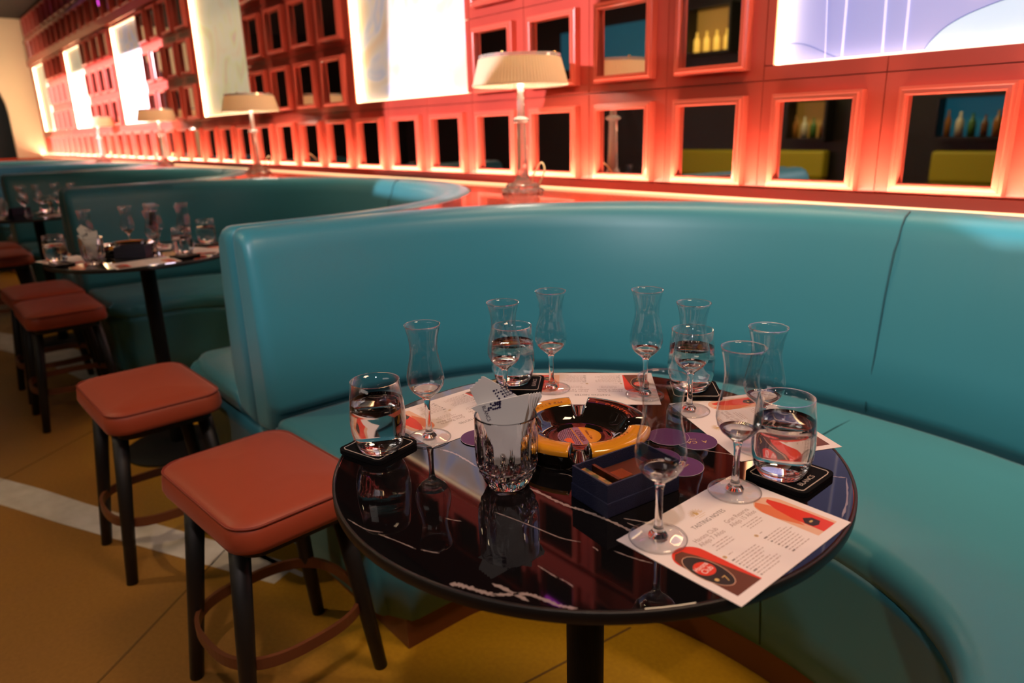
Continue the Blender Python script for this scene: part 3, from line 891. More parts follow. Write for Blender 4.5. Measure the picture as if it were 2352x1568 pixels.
TU = [(-0.752, 0.407, 'water tumbler at the left edge of the nearest table'),
      (-0.822, 0.690, 'water tumbler at the back left, behind a tasting glass'),
      (-0.610, 0.862, 'water tumbler at the back right, behind a tasting glass'),
      (-0.3725, 0.7065, 'water tumbler at the right edge of the nearest table')]
u0 = make_tumbler((TU[0][0], TU[0][1], TZ_+CO_T), TU[0][2]); u0.scale.z = 0.965
for x, y, l in TU[1:]: dup(u0, (x, y, TZ_+CO_T), 0, l)

# felt coasters with stitched outline
def make_coaster(loc, rotz, label, text_at):
    t = thing('felt_coaster', label, 'coaster', loc, rotz, 'black felt coasters on the nearest table')
    MB().prism(rrect(0.0375, 0.0375, 0.010), 0.0004, CO_T-0.0002).build('pad', FELT, t, bevel=0.0015)
    q = rrect(0.0325, 0.0325, 0.007)
    q = [(x*(1+0.015*math.sin(5*i)), y*(1+0.015*math.cos(4*i))) for i, (x, y) in enumerate(q)]
    MB().tube([(x, y, CO_T-0.0001) for x, y in q], 0.0006, 6, closed=True).build('stitching', STITCH, t)
    mb = MB()
    text_into(mb, 'BLANCS', 0.0088, T(*text_at, CO_T+0.0002) @ RZ(PI/2), align='CENTER')
    mb.build('lettering', STITCH, t)
    return t
make_coaster((-0.766, 0.412, TZ_), 0.25, 'black felt coaster under the tumbler at the left edge', (0.024, 0.0))
make_coaster((-0.815, 0.696, TZ_), 0.75, 'black felt coaster under the back left tumbler', (0.027, 0.0))
make_coaster((-0.606, 0.866, TZ_), 2.35, 'black felt coaster under the back right tumbler', (0.026, 0.0))
make_coaster((-0.3675, 0.7175, TZ_), 0.03, 'black felt coaster under the right-hand tumbler, beside the front card', (0.026, -0.006))

# ------------------------------------------------------------------ tasting-note cards
# card coordinates: u to the right, v down the page, 0.197 x 0.140
CW, CH = 0.197, 0.140
def cardM(): return Matrix(((1, 0, 0, -CW/2), (0, -1, 0, CH/2), (0, 0, 1, 0), (0, 0, 0, 1)))
def make_card(loc, rotz, label):
    t = thing('tasting_card', label, 'card', loc, rotz, 'tasting note cards on the nearest table')
    MB().box((-CW/2, -CH/2, 0.0001), (CW/2, CH/2, 0.0005)).build('sheet', PAPER, t)
    def P(u, v): return (u-CW/2, CH/2-v)
    def poly(mb, pts, z, mi): mb.add([(*P(u, v), z) for u, v in pts], [tuple(range(len(pts)))[::-1]], mi)
    def arch(u0, u1, vtop, vbot):
        w = (u1-u0)/2; c = (u0+u1)/2
        return [(u0, vbot)] + [(c - w*math.cos(PI*i/16), vtop + w - w*math.sin(PI*i/16)) for i in range(17)] + [(u1, vbot)]
    def ell(c, a, b, n=24): return [(c[0]+a*math.cos(2*PI*i/n), c[1]+b*math.sin(2*PI*i/n)) for i in range(n)]
    # left bottle: red ground, dark bottle with a black label
    mb = MB(); z = 0.00056
    poly(mb, arch(0.010, 0.048, 0.050, 0.130), z, 0)
    poly(mb, [(0.010, 0.130)] + [(0.010, 0.072), (0.014, 0.060), (0.022, 0.0545), (0.030, 0.056), (0.035, 0.070), (0.041, 0.1), (0.046, 0.130)], z+0.00004, 1)
    poly(mb, ell((0.0225, 0.091), 0.0145, 0.0275), z+0.00008, 4)
    poly(mb, ell((0.0225, 0.091), 0.0138, 0.0268), z+0.00012, 2)
    poly(mb, ell((0.0225, 0.087), 0.0105, 0.0105), z+0.00016, 0)
    text_into(mb, 'Havana', 0.0080, T(*P(0.0225, 0.0855), z+0.0002) @ RZ(0.06), 3, 'CENTER', sx=0.80)
    text_into(mb, 'Club', 0.0088, T(*P(0.0232, 0.0925), z+0.0002) @ RZ(0.06), 3, 'CENTER', sx=0.85)
    text_into(mb, '7', 0.0110, T(*P(0.0250, 0.1125), z+0.0002), 5, 'CENTER')
    poly(mb, ell((0.0165, 0.1045), 0.0022, 0.0022), z+0.0002, 5)
    mb.build('bottle_print', [REDINK, BROWNINK, BLACKINK, WHITEINK, PEACHINK, GOLDINK], t)
    # right bottle: peach ground, red bottle, dark label
    mb = MB()
    poly(mb, arch(0.150, 0.188, 0.050, 0.130), z, 0)
    poly(mb, [(0.150, 0.085), (0.150, 0.069), (0.155, 0.057), (0.163, 0.0525), (0.168, 0.066), (0.167, 0.09), (0.158, 0.112)], z+0.00004, 4)
    poly(mb, [(0.161, 0.130), (0.1615, 0.096), (0.166, 0.074), (0.172, 0.060), (0.178, 0.0575), (0.181, 0.070), (0.1835, 0.10), (0.1835, 0.130)], z+0.00008, 1)
    poly(mb, [(0.1625, 0.118), (0.162, 0.109), (0.1695, 0.103), (0.177, 0.109), (0.177, 0.118), (0.1695, 0.1205)], z+0.00012, 2)
    poly(mb, ell((0.1695, 0.112), 0.0028, 0.0014), z+0.00016, 3)
    mb.build('bottle_print', [PEACHINK, REDINK, BLACKINK, GOLDINK, ORANGEINK], t)
    # lettering
    mb = MB(); z = 0.0006
    text_into(mb, 'TASTING NOTES', 0.0082, T(*P(0.0985, 0.0415), z), 0, 'CENTER', sx=0.88)
    text_into(mb, 'Havana Club', 0.0085, T(*P(0.071, 0.0570), z), 1, 'CENTER', sx=0.85)
    text_into(mb, 'A\u00f1ejo 7 A\u00f1os', 0.0085, T(*P(0.071, 0.0645), z), 1, 'CENTER', sx=0.85)
    text_into(mb, 'Gran Reserva', 0.0085, T(*P(0.125, 0.0570), z), 1, 'CENTER', sx=0.85)
    text_into(mb, 'A\u00f1ejo 15 A\u00f1os', 0.0085, T(*P(0.125, 0.0645), z), 1, 'CENTER', sx=0.85)
    rnd = random.Random(5)
    def microlines(u0, u1, v0, rows, center=False, bold=False):
        for r in range(rows):
            v_ = v0 + r*0.0037; u = u0
            stop = u1 - (rnd.random()*0.012 if not center else rnd.random()*0.006)
            if center: u = u0 + rnd.random()*0.006
            while u < stop:
                w = 0.0018 + rnd.random()*0.0042
                w = min(w, stop-u)
                hh = 0.00045 if not (bold and r % 2 == 0 and u == u0) else 0.0008
                mi = 0 if (bold and r % 2 == 0 and u == u0) else 1
                mb.add([(*P(u, v_+hh), z), (*P(u+w, v_+hh), z), (*P(u+w, v_-hh), z), (*P(u, v_-hh), z)], [(0, 1, 2, 3)], mi)
                u += w + 0.0012
    microlines(0.055, 0.090, 0.070, 3, True); microlines(0.108, 0.143, 0.070, 3, True)
    microlines(0.052, 0.093, 0.097, 9, False, True); microlines(0.107, 0.147, 0.097, 9, False, True)
    for u in (0.052, 0.106):
        poly(mb, ell((u, 0.0890), 0.0022, 0.0022, 16), z, 2)
        poly(mb, ell((u, 0.0890), 0.0012, 0.0012, 12), z+0.00003, 1)
        microlines(u+0.006, u+0.018, 0.089, 1)
    mb.build('lettering', [INK, INKL, GOLDINK], t)
    # gold emblem: rays round a small sprig
    mb = MB()
    for i in range(19):
        a = PI*(0.02+0.96*i/18); r0, r1 = 0.0042, 0.0085+0.002*(i % 2)
        c, s = math.cos(a), math.sin(a); w = 0.00022
        p0, p1 = (0.0985+r0*c, 0.0255-r0*s), (0.0985+r1*c, 0.0255-r1*s)
        mb.add([(*P(p0[0]-s*w, p0[1]-c*w), z), (*P(p0[0]+s*w, p0[1]+c*w), z), (*P(p1[0]+s*w, p1[1]+c*w), z), (*P(p1[0]-s*w, p1[1]-c*w), z)], [(0, 1, 2, 3)], 0)
    poly(mb, [(0.0955, 0.0262), (0.0965, 0.021), (0.099, 0.018), (0.0985, 0.0215), (0.101, 0.0225), (0.1, 0.0262)], z, 0)
    poly(mb, [(0.0895, 0.0285), (0.1075, 0.0285), (0.1075, 0.0281), (0.0895, 0.0281)], z, 0)
    poly(mb, [(0.093, 0.0312), (0.104, 0.0312), (0.104, 0.0308), (0.093, 0.0308)], z, 0)
    mb.build('emblem', GOLDINK, t)
    return t
cd0 = make_card((-0.344, 0.5725, TZ_), PI/2, 'white tasting card at the front right, one corner over the table edge')
dup(cd0, (-0.790, 0.563, TZ_), -PI/2, 'white tasting card on the left, behind the napkin tumbler')
dup(cd0, (-0.727, 0.770, TZ_), PI/4+PI, 'white tasting card at the back, behind the ashtray')
dup(cd0, (-0.4825, 0.8185, TZ_), math.atan2(0.798-0.700, -0.609+0.415), 'white tasting card at the right, its tip pointing at the bench')

# ------------------------------------------------------------------ cut crystal tumbler and napkins
NX, NY = -0.578, 0.472
def cut(r, z, a, k):
    if z > 0.070: return r
    p = abs(math.cos(7*a))**1.5
    if z > 0.026:
        e = min((z-0.026)/0.010, (0.070-z)/0.022, 1.0)
        return r - 0.0030*e*(1-p)
    if z > 0.004:
        return r - 0.0022*abs(math.cos(7*a + (PI/2 if int(z/0.0075) % 2 else 0)))
    return r
op = [(0, 0.0003), (0.0215, 0.0003), (0.0245, 0.0025)] + [(0.0262+0.0105*math.sin(min(1, i/9)*PI/2), 0.0045+0.0032*i) for i in range(1, 10)]
op += [(0.0371, 0.038), (0.0373, 0.045), (0.0373, 0.053), (0.0371, 0.060), (0.0369, 0.066), (0.0367, 0.0705), (0.0365, 0.078), (0.0364, 0.0835), (0.0358, 0.0845)]
ip = [(0.0346, 0.0845), (0.0340, 0.0835), (0.0337, 0.070), (0.0332, 0.040), (0.0310, 0.024), (0.0265, 0.0145), (0.018, 0.0115), (0, 0.0110)]
NO = len(op)
nt = MB().lathe(op + ip, 112, fn=lambda r, z, a, k: cut(r, z, a, k) if k < NO else r, smooth=False).build('napkin_tumbler', CRYSTAL, None, (NX, NY, TZ_))
nt.scale = (0.97, 0.97, 1.04)
tag(nt, 'cut crystal tumbler holding white napkins near the table front', 'tumbler')
NR = Vector((0.643, 0.766, 0)); NF = Vector((-0.766, 0.643, 0))
def napkin(poly, depth, lean, label, prints=False, zig=None):
    t = thing('paper_napkin', label, 'napkin', (NX, NY, TZ_), 0, 'white napkins in the crystal tumbler')
    def P(r, h, off=0.0):
        d = depth + lean*(h-0.02) + off
        return NR*r + NF*d + Vector((0, 0, h))
    n = len(poly); th = 0.0009
    v = [P(r, h) for r, h in poly] + [P(r, h, th) for r, h in poly]
    f = [tuple(range(n)), tuple(range(n, 2*n))[::-1]] + [(i, n+i, n+(i+1) % n, (i+1) % n) for i in range(n)]
    MB().add(v, f).build('sheet', NAPKIN, t)
    return t, P
SERR = [(-0.0385+0.0145*i/9 + (0.0012 if i % 2 else 0), 0.116+0.0140*i/9 + (0 if i % 2 else 0.0012)) for i in range(10)]
n2, P2 = napkin([(-0.0385, 0.114)] + SERR + [(-0.004, 0.1185), (0.018, 0.103), (0.012, 0.060), (0.004, 0.022), (-0.009, 0.022), (-0.024, 0.070), (-0.0285, 0.090)], 0.0035, 0.02,
                'white napkin with a serrated edge, rising highest from the crystal tumbler')
n1, P1 = napkin([(-0.0310, 0.0900), (-0.0385, 0.0955), (-0.030, 0.0990), (-0.010, 0.1035), (0.0255, 0.1105), (0.026, 0.098), (0.020, 0.074), (0.009, 0.024), (-0.008, 0.020), (-0.018, 0.050), (-0.027, 0.078)], -0.0015, 0.0,
                'front white napkin in the crystal tumbler, printed in navy')
fan = ['first napkin edge behind the printed napkin, fanned to the right', 'second napkin edge fanned to the right behind the printed one', 'third napkin edge fanned to the right behind the printed one',
       'fourth napkin edge fanned to the right behind the printed one', 'outermost napkin edge fanned to the right over the tumbler rim']
for i in range(5):
    e = i/4
    napkin([(0.004+0.004*e, 0.090), (0.0265+0.0135*e, 0.1080-0.002*e), (0.0285+0.0135*e, 0.1045-0.004*e), (0.0280+0.003*e, 0.080), (0.013+0.004*e, 0.030), (0.010+0.003*e, 0.024)], 0.0055+0.0022*i, 0.01, fan[i])
# navy print: chess-board knight emblem in squares and strokes, and the name below
rnd = random.Random(11)
def quad(mb, P, r, h, w, k, off, ang=0.0):
    c, s = math.cos(ang), math.sin(ang)
    q = [(-w, -k), (w, -k), (w, k), (-w, k)]
    mb.add([P(r + a*c - b*s, h + a*s + b*c, off) for a, b in q], [(0, 1, 2, 3)])
mb = MB(); A1 = 0.55
for i in range(6):
    for j in range(4):
        r = -0.0105 + 0.0036*i*math.cos(A1) - 0.0036*j*math.sin(A1) + 0.004
        h = 0.1035 + 0.0036*i*math.sin(A1)*0.6 + 0.0036*j*math.cos(A1)
        if i > 2:
            quad(mb, P2, r, h, 0.0018, 0.00035, -0.0002, A1); quad(mb, P2, r-0.001, h+0.0015, 0.00035, 0.0018, -0.0002, A1)
        elif rnd.random() < 0.75:
            quad(mb, P2, r, h, 0.0008+0.0006*rnd.random(), 0.0007+0.0005*rnd.random(), -0.0002, A1+rnd.random())
mb.build('emblem', NAVYINK, n2)
mb = MB()
for i in range(6):
    for j in range(4):
        if rnd.random() < 0.72 and 0.0905+0.0022*j+0.0006*i < 0.0945+0.0035*i:
            quad(mb, P1, -0.0185+0.0025*i, 0.0925+0.0022*j+0.0006*i, 0.0011+0.0006*rnd.random(), 0.0008+0.0005*rnd.random(), -0.0002, 0.4+rnd.random())
def txt_on(mb, P, s, size, r, h, ang, off):
    tmp = MB(); text_into(tmp, s, size, RZ(ang), 0, 'LEFT', sx=0.9)
    mb.add([P(r+x, h+y, off) for x, y, _ in tmp.v], tmp.f)
txt_on(mb, P1, 'BLANCS', 0.0060, -0.0262, 0.0975, -1.25, -0.0002)
mb.build('lettering', NAVYINK, n1)

# ------------------------------------------------------------------ ashtray
def make_ashtray(loc, rotz, label, detail=True):
    t = thing('round_ashtray', label, 'ashtray', loc, rotz)
    RR = [0.0, 0.012, 0.024, 0.034, 0.042, 0.048, 0.053, 0.058, 0.0635, 0.066, 0.070, 0.075, 0.080, 0.086, 0.0905, 0.0935, 0.0950]
    ZZ = [0.009, 0.009, 0.009, 0.009, 0.0092, 0.0105, 0.0135, 0.0185, 0.0260, 0.0285, 0.0297, 0.0303, 0.0305, 0.0303, 0.0298, 0.0285, 0.0265]
    notch = [0, PI/2, PI, 1.5*PI]
    SEG = 160
    def dn(a): return min(abs((a-q+PI) % (2*PI)-PI) for q in notch)
    def zf(r, z, a):
        if r < 0.05: return z
        d = dn(a)*0.078
        w = 0.0125
        if d >= w: return z
        zn = 0.0145 + 0.018*(d/w)**4
        return min(z, zn)
    v, f, mi = [], [], []
    for r, z in zip(RR[1:], ZZ[1:]):
        for i in range(SEG):
            a = 2*PI*i/SEG
            v.append((r*math.cos(a), r*math.sin(a), zf(r, z, a)))
    nr = len(RR)-1
    c = len(v); v.append((0, 0, 0.009))
    mb = MB()
    fy, fb = [], []
    for k in range(nr-1):
        for i in range(SEG):
            j = (i+1) % SEG
            q = (k*SEG+i, k*SEG+j, (k+1)*SEG+j, (k+1)*SEG+i)
            a = 2*PI*(i+0.5)/SEG
            seg_black = 0 < a < PI/2
            ymat = RR[k+1] > 0.0655 and not seg_black and dn(a)*0.078 > 0.0128
            (fy if ymat else fb).append(q)
    for i in range(SEG): fb.append((c, i, (i+1) % SEG))
    # side wall and underside
    b0 = len(v)
    for r, z in ((0.0952, 0.022), (0.0935, 0.006), (0.089, 0.0003)):
        for i in range(SEG):
            a = 2*PI*i/SEG
            v.append((r*math.cos(a), r*math.sin(a), min(z, zf(r, 0.03, a))))
    prev = (nr-1)*SEG
    for base in (b0, b0+SEG, b0+2*SEG):
        for i in range(SEG):
            j = (i+1) % SEG
            a = 2*PI*(i+0.5)/SEG
            lit = base == b0 and not (0 < a < PI/2) and dn(a)*0.078 > 0.0128
            (fy if lit else fb).append((prev+i, prev+j, base+j, base+i))
        prev = base
    fb.append(tuple(prev+i for i in range(SEG))[::-1])
    mb.add(v, fb, 0, True); o = len(mb.v) - len(v)
    for q in fy: mb.f.append([i+o for i in q]); mb.m.append(1); mb.s.append(True)
    mb.build('dish', [ASHB, ASHY], t)
    if detail:
        # round print in the well, turned with its lettering
        mb = MB(); z = 0.0093
        n = 40
        circ = [(0.036*math.cos(2*PI*i/n), 0.036*math.sin(2*PI*i/n)) for i in range(n)]
        mb.add([(x, y, z) for x, y in circ], [tuple(range(n))], 0)
        left = [(x, y) for x, y in circ if x < -0.004]
        left = sorted(left, key=lambda p: math.atan2(p[1], p[0]) % (2*PI))
        mb.add([(x, y, z+0.0001) for x, y in left], [tuple(range(len(left)))], 1)
        for i in range(-9, 0):
            for j in range(-9, 10):
                x, y = i*0.0036+(0.0018 if j % 2 else 0), j*0.0036
                if x < -0.0055 and x*x+y*y < 0.0345**2:
                    mb.add([(x+0.0012*math.cos(k*PI/3), y+0.0012*math.sin(k*PI/3), z+0.0002) for k in range(6)], [tuple(range(6))], 2)
        mb.add([(-0.004, -0.0355, z+0.0002), (0.008, -0.0345, z+0.0002), (0.008, 0.0345, z+0.0002), (-0.004, 0.0355, z+0.0002)], [(0, 1, 2, 3)], 1)
        mb.add([(-0.030, -0.010, z+0.0003), (-0.024, -0.022, z+0.0003), (-0.016, -0.027, z+0.0003), (-0.016, -0.006, z+0.0003), (-0.022, -0.003, z+0.0003)], [(0, 1, 2, 3, 4)], 3)
        text_into(mb, 'COHIBA', 0.0115, T(-0.0018, 0, z+0.0004) @ RZ(-PI/2), 2, 'CENTER', sx=1.1)
        text_into(mb, 'Habana, Cuba', 0.0062, T(0.0145, 0, z+0.0004) @ RZ(-PI/2), 2, 'CENTER', sx=1.0)
        mb.build('well_print', [ASHY, ASHP, ASHB, ASHO], t, rotz=math.radians(62)-rotz).scale = (0.82, 0.82, 1)
        def arc_text(mb, s, a0, da, r, size, mi):
            for i, ch in enumerate(s):
                if ch == ' ': continue
                a = a0 + da*i
                text_into(mb, ch, size, T(r*math.cos(a), r*math.sin(a), 0.0313) @ RZ(a+PI/2), mi, 'CENTER')
        mb = MB()
        arc_text(mb, 'MADURO 5', math.radians(21), math.radians(6.8), 0.0735, 0.0085, 0)
        arc_text(mb, 'Magicos', math.radians(112), math.radians(6.2), 0.0740, 0.0085, 1)
        arc_text(mb, 'Secretos', math.radians(202), math.radians(6.2), 0.0740, 0.0080, 1)
        arc_text(mb, 'Genios', math.radians(296), math.radians(6.2), 0.0740, 0.0080, 1)
        mb.build('rim_lettering', [ASHO, ASHB], t)
    return t
at_ = make_ashtray((-0.600, 0.612, TZ_), math.radians(45), 'round black and yellow glazed ashtray in the middle of the nearest table')
at_.scale = (0.955, 0.955, 1.0)

# ------------------------------------------------------------------ navy box with its contents
BX, BY, BA = -0.471, 0.553, math.radians(-7)
def make_box(loc, rotz, label):
    t = thing('navy_box', label, 'box', loc, rotz)
    MB().box((-0.0305, -0.0525, 0.0003), (0.0305, 0.0525, 0.0170)).build('base', NAVY, t, bevel=0.0006)
    mb = MB()
    a, b, w = 0.0295, 0.0515, 0.0022
    mb.box((-a, -b, 0.0172), (a, b, 0.0200))
    mb.box((-a, -b, 0.0200), (-a+w, b, 0.0375)).box((a-w, -b, 0.0200), (a, b, 0.0375))
    mb.box((-a+w, -b, 0.0200), (a-w, -b+w, 0.0375)).box((-a+w, b-w, 0.0200), (a-w, b, 0.0375))
    mb.build('tray', NAVY, t)
    return t
make_box((BX, BY, TZ_), BA, 'open navy woven box beside the ashtray')
Mb = T(BX, BY, TZ_) @ RZ(BA)
tag(MB().box((-0.026, -0.048, 0.0202), (0.026, -0.036, 0.0315), M=Mb).build('cigar_band_strip', BAND2), 'patterned green and orange strip at the near end of the navy box', 'strip')
t = thing('copper_cutter', 'copper-coloured cutter lying in the open navy box', 'cutter', (BX, BY, TZ_), BA)
MB().box((-0.022, -0.030, 0.0202), (0.022, -0.026, 0.0350)).build('rim', COPPER, t)
MB().box((-0.018, -0.0255, 0.0202), (0.024, 0.030, 0.0290)).build('body', COPPER, t, bevel=0.002)
MB().box((-0.002, -0.022, 0.0291), (0.016, -0.004, 0.0310)).build('plate', BRASS, t)

# purple round tags
def tagdisc(x, y, z, rot, label, words, flip=0):
    t = thing('round_tag', label, 'tag', (x, y, z), rot, 'purple round tags on the nearest table')
    mb = MB().lathe([(0, 0.0001), (0.0265, 0.0001), (0.0265, 0.0007), (0, 0.0007)], 48, smooth=False)
    mb.build('disc', PURPLE, t)
    MB().lathe([(0.0265, 0.0001), (0.02685, 0.0002), (0.02685, 0.0006), (0.0265, 0.0007)], 48).build('pale_edge', PURPEDGE, t)
    if words:
        mb = MB()
        text_into(mb, words[0], 0.0105, T(0, 0.001, 0.0009), 0, 'CENTER'); text_into(mb, words[1], 0.0042, T(0.004, -0.006, 0.0009), 0, 'CENTER')
        mb.build('lettering', GOLDINK, t)
    return t
tagdisc(-0.4985, 0.722, TZ_, PI+0.9, 'purple round tag between the navy box and the right-hand card', ('A  CA', 'CUBA'))
tagdisc(-0.530, 0.706, TZ_+0.0008, 0.4, 'purple tag half over another, behind the nearest tasting glass', None)
tagdisc(-0.4685, 0.6505, TZ_, PI/2+0.1, 'purple round tag tucked against the back of the navy box', ('A  CA', 'CUBA'))
tagdisc(-0.500, 0.648, TZ_+0.0008, 0.0, 'purple tag lying between the ashtray and the navy box', None)
tagdisc(-0.700, 0.528, TZ_+0.0007, 0.0, 'round tag on the marble between the left tasting glass and the crystal tumbler', None)

# ------------------------------------------------------------------ second and third tables: the same settings further away
def simple_setting(tx, ty, items, where):
    cnt = {}
    for kind, x, y, lab, rot in items:
        p = (tx+x, ty+y)
        if kind == 'glass': dup(g0, (*p, CARDZ), 0, lab, 'tasting glasses on ' + where)
        elif kind == 'tumbler':
            dup(u0, (*p, TZ_+CO_T), 0, lab, 'water tumblers on ' + where)
        elif kind == 'coaster': dup(co0, (*p, TZ_), rot, lab, 'coasters on ' + where)
        elif kind == 'card': dup(cd0, (*p, TZ_), rot, lab, 'tasting cards on ' + where)
co0 = [o for o in C.objects if o.name.startswith('felt_coaster')][0]
W2, W3 = 'the second table', 'the table at the left edge'
simple_setting(T2X, T2Y, [
    ('card', -0.09, -0.20, 'pale card at the left edge of the second table', 0.3),
    ('card', 0.17, -0.03, 'pale card along the near edge of the second table', PI/2),
    ('card', 0.07, 0.20, 'pale card at the right edge of the second table', 2.5),
    ('card', -0.17, 0.05, 'pale card at the back of the second table', -PI/2-0.3),
    ('coaster', -0.01, -0.245, 'black coaster under the left tumbler of the second table', 0.2),
    ('coaster', 0.15, 0.105, 'black coaster under the front tumbler of the second table', 0.4),
    ('coaster', -0.05, 0.25, 'black coaster under the right tumbler of the second table', 0.4),
    ('tumbler', -0.015, -0.248, 'water tumbler at the left edge of the second table', 0),
    ('tumbler', 0.15, 0.105, 'water tumbler at the front right of the second table', 0),
    ('tumbler', -0.05, 0.25, 'water tumbler at the right edge of the second table', 0),
    ('glass', -0.17, -0.12, 'tasting glass behind the napkin tumbler on the second table', 0),
    ('glass', -0.20, 0.02, 'tasting glass left of the middle at the back of the second table', 0),
    ('glass', -0.13, 0.10, 'tasting glass behind the navy box on the second table', 0),
    ('glass', -0.22, 0.11, 'tasting glass farthest back on the second table', 0),
    ('glass', 0.075, 0.035, 'tasting glass right of the navy box on the second table', 0),
    ('glass', -0.02, 0.165, 'tasting glass left of the right tumbler on the second table', 0),
    ('glass', -0.13, 0.20, 'tasting glass behind the right tumbler on the second table', 0)], W2)
b2 = dup([o for o in C.objects if o.name == 'navy_box'][0], (T2X-0.005, T2Y-0.02, TZ_), 1.0-PI/2, 'navy box in the middle of the second table')
a2 = make_ashtray((T2X-0.15, T2Y-0.0, TZ_), 0.5, 'black and yellow ashtray behind the navy box on the second table', False)
c2 = nt.copy(); C.objects.link(c2); c2.location = (T2X+0.065, T2Y-0.155, TZ_); c2['label'] = 'crystal tumbler with napkins on the second table'
for k, src in enumerate([n2, n1]):
    dup(src, (T2X+0.065, T2Y-0.155, TZ_), 0.1, ['taller napkin in the crystal tumbler on the second table', 'shorter napkin in the crystal tumbler on the second table'][k], 'napkins on the second table')
simple_setting(T3X, T3Y, [
    ('card', 0.14, 0.10, 'pale card at the right edge of the far left table', PI/2+0.3),
    ('coaster', 0.03, 0.05, 'black coaster on the far left table', 0.2),
    ('tumbler', 0.03, 0.05, 'water tumbler on the far left table', 0),
    ('glass', -0.16, -0.04, 'first tasting glass from the left at the back of the far left table', 0),
    ('glass', -0.13, 0.04, 'second tasting glass from the left at the back of the far left table', 0),
    ('glass', -0.02, -0.045, 'tasting glass before the navy box on the far left table', 0),
    ('glass', -0.11, 0.13, 'tasting glass left of the tumbler at the back of the far left table', 0),
    ('glass', -0.03, 0.20, 'tasting glass farthest right on the far left table', 0)], W3)
dup(b2, (T3X-0.11, T3Y-0.07, TZ_), 0.4, 'navy box on the far left table')
c3 = nt.copy(); C.objects.link(c3); c3.location = (T3X+0.07, T3Y-0.17, TZ_); c3['label'] = 'crystal tumbler at the left edge of the photo, on the far left table'
for k, src in enumerate([n2, n1]):
    dup(src, (T3X+0.07, T3Y-0.17, TZ_), 0.1, ['taller napkin in the crystal tumbler on the far left table', 'shorter napkin in the crystal tumbler on the far left table'][k], 'napkins on the far left table')

# ------------------------------------------------------------------ added unseen spotlights, with shutter plates cut to shape their light
def added_projector(loc, pts, energy, color, label, dist=0.25, radius=0.0012):
    loc = Vector(loc); P = [Vector(p) for p in pts]
    cen = sum(P, Vector())/len(P)
    ax = (cen - loc).normalized()
    u = ax.cross(Vector((0, 0, 1))).normalized(); w = u.cross(ax)
    hole = []
    for p in P:
        d = p - loc; d = d*(dist/d.dot(ax))
        hole.append((d.dot(u), d.dot(w)))
    rmax = max(math.hypot(*h) for h in hole)
    R = rmax*1.25 + 0.02
    half = math.atan((rmax*1.1)/dist)
    l = bpy.data.lights.new('added_projector_lamp', 'SPOT'); l.energy = energy; l.color = color
    l.spot_size = 2*half; l.spot_blend = 0.02; l.shadow_soft_size = radius
    t = thing('added_spotlight', label, 'spotlight', loc)
    lo = bpy.data.objects.new('added_projector_lamp', l); C.objects.link(lo)
    lo.parent = t
    lo.rotation_euler = ax.to_track_quat('-Z', 'Y').to_euler()
    M = Matrix((( *[u[0], w[0], ax[0]], 0), (*[u[1], w[1], ax[1]], 0), (*[u[2], w[2], ax[2]], 0), (0, 0, 0, 1)))
    cx = sum(h[0] for h in hole)/len(hole); cy = sum(h[1] for h in hole)/len(hole)
    # resample the hole edge so that the shutter plate is a clean ring
    ring = []
    for a, b in zip(hole, hole[1:]+hole[:1]):
        for q in range(8): ring.append((a[0]+(b[0]-a[0])*q/8, a[1]+(b[1]-a[1])*q/8))
    out = []
    for x, y in ring:
        L = math.hypot(x-cx, y-cy) or 1
        out.append((cx+(x-cx)/L*R, cy+(y-cy)/L*R))
    n = len(ring)
    MB().add([(x, y, dist) for x, y in ring] + [(x, y, dist) for x, y in out], [(i, (i+1) % n, n+(i+1) % n, n+i) for i in range(n)], 0, False, M).build('shutter_plate', DARK, t)
    MB().lathe([(R*1.02, dist), (R*1.02, -0.08), (0.0, -0.08)], 32, M=M @ T(cx, cy)).build('housing', DARK, t)
    MB().tube([M @ Vector((cx, cy, -0.08)), (M @ Vector((cx, cy, -0.08))) + Vector((0, 0, ZC-0.002-loc.z-(M @ Vector((cx, cy, -0.08))).z))], 0.012, 8).build('stem', DARK, t)
PC = (1.0, 0.82, 0.92)
added_projector((0.15, -1.5, 2.5), [(-1.95, 0.66, 0.42), (-1.45, 1.45, 0.40), (-0.69, 1.80, 0.40), (0.30, 1.50, 0.42), (0.40, 1.50, 1.08), (-0.69, 1.80, 1.08), (-1.5, 1.45, 1.08), (-1.95, 0.66, 1.05)],
          205, (0.88, 0.93, 1.0), 'added unseen spotlight filling the back of the nearest bench', radius=0.010)  # added fill for the bench back, kept off its base panel
added_projector((-2.3, -2.4, 2.45), [(-3.33, D, 0.93), (-2.05, D, 0.93), (-1.85, D, 1.30), (-1.80, D, 2.40), (-3.15, D, 2.40)], 1300, PC, 'added unseen spotlight aimed at the second lit picture from the right')
added_projector((-0.9, -2.4, 2.45), [(-1.20, D, 1.30), (-1.05, D, 1.22), (-0.30, D, 1.15), (-0.30, D, 2.35), (-1.72, D, 2.35), (-1.72, D, 1.37)], 160, PC, 'added unseen spotlight aimed at the lavender picture')
added_projector((-9.4, -3.2, 2.45), [(-12.7, D, 0.93), (-6.85, D, 0.93), (-6.75, D, 1.93), (-12.5, D, 1.93)], 9000, PC, 'added unseen spotlight aimed at the far mirrors')
added_projector((-0.5, -2.2, 2.55), [(-0.62, 1.80, 0.92), (-0.49, 1.70, 0.90), (0.15, 1.62, 0.93), (0.15, 1.86, 0.93)], 850, (0.85, 0.93, 1.0), 'added unseen spotlight aimed at the top of the nearest bench')
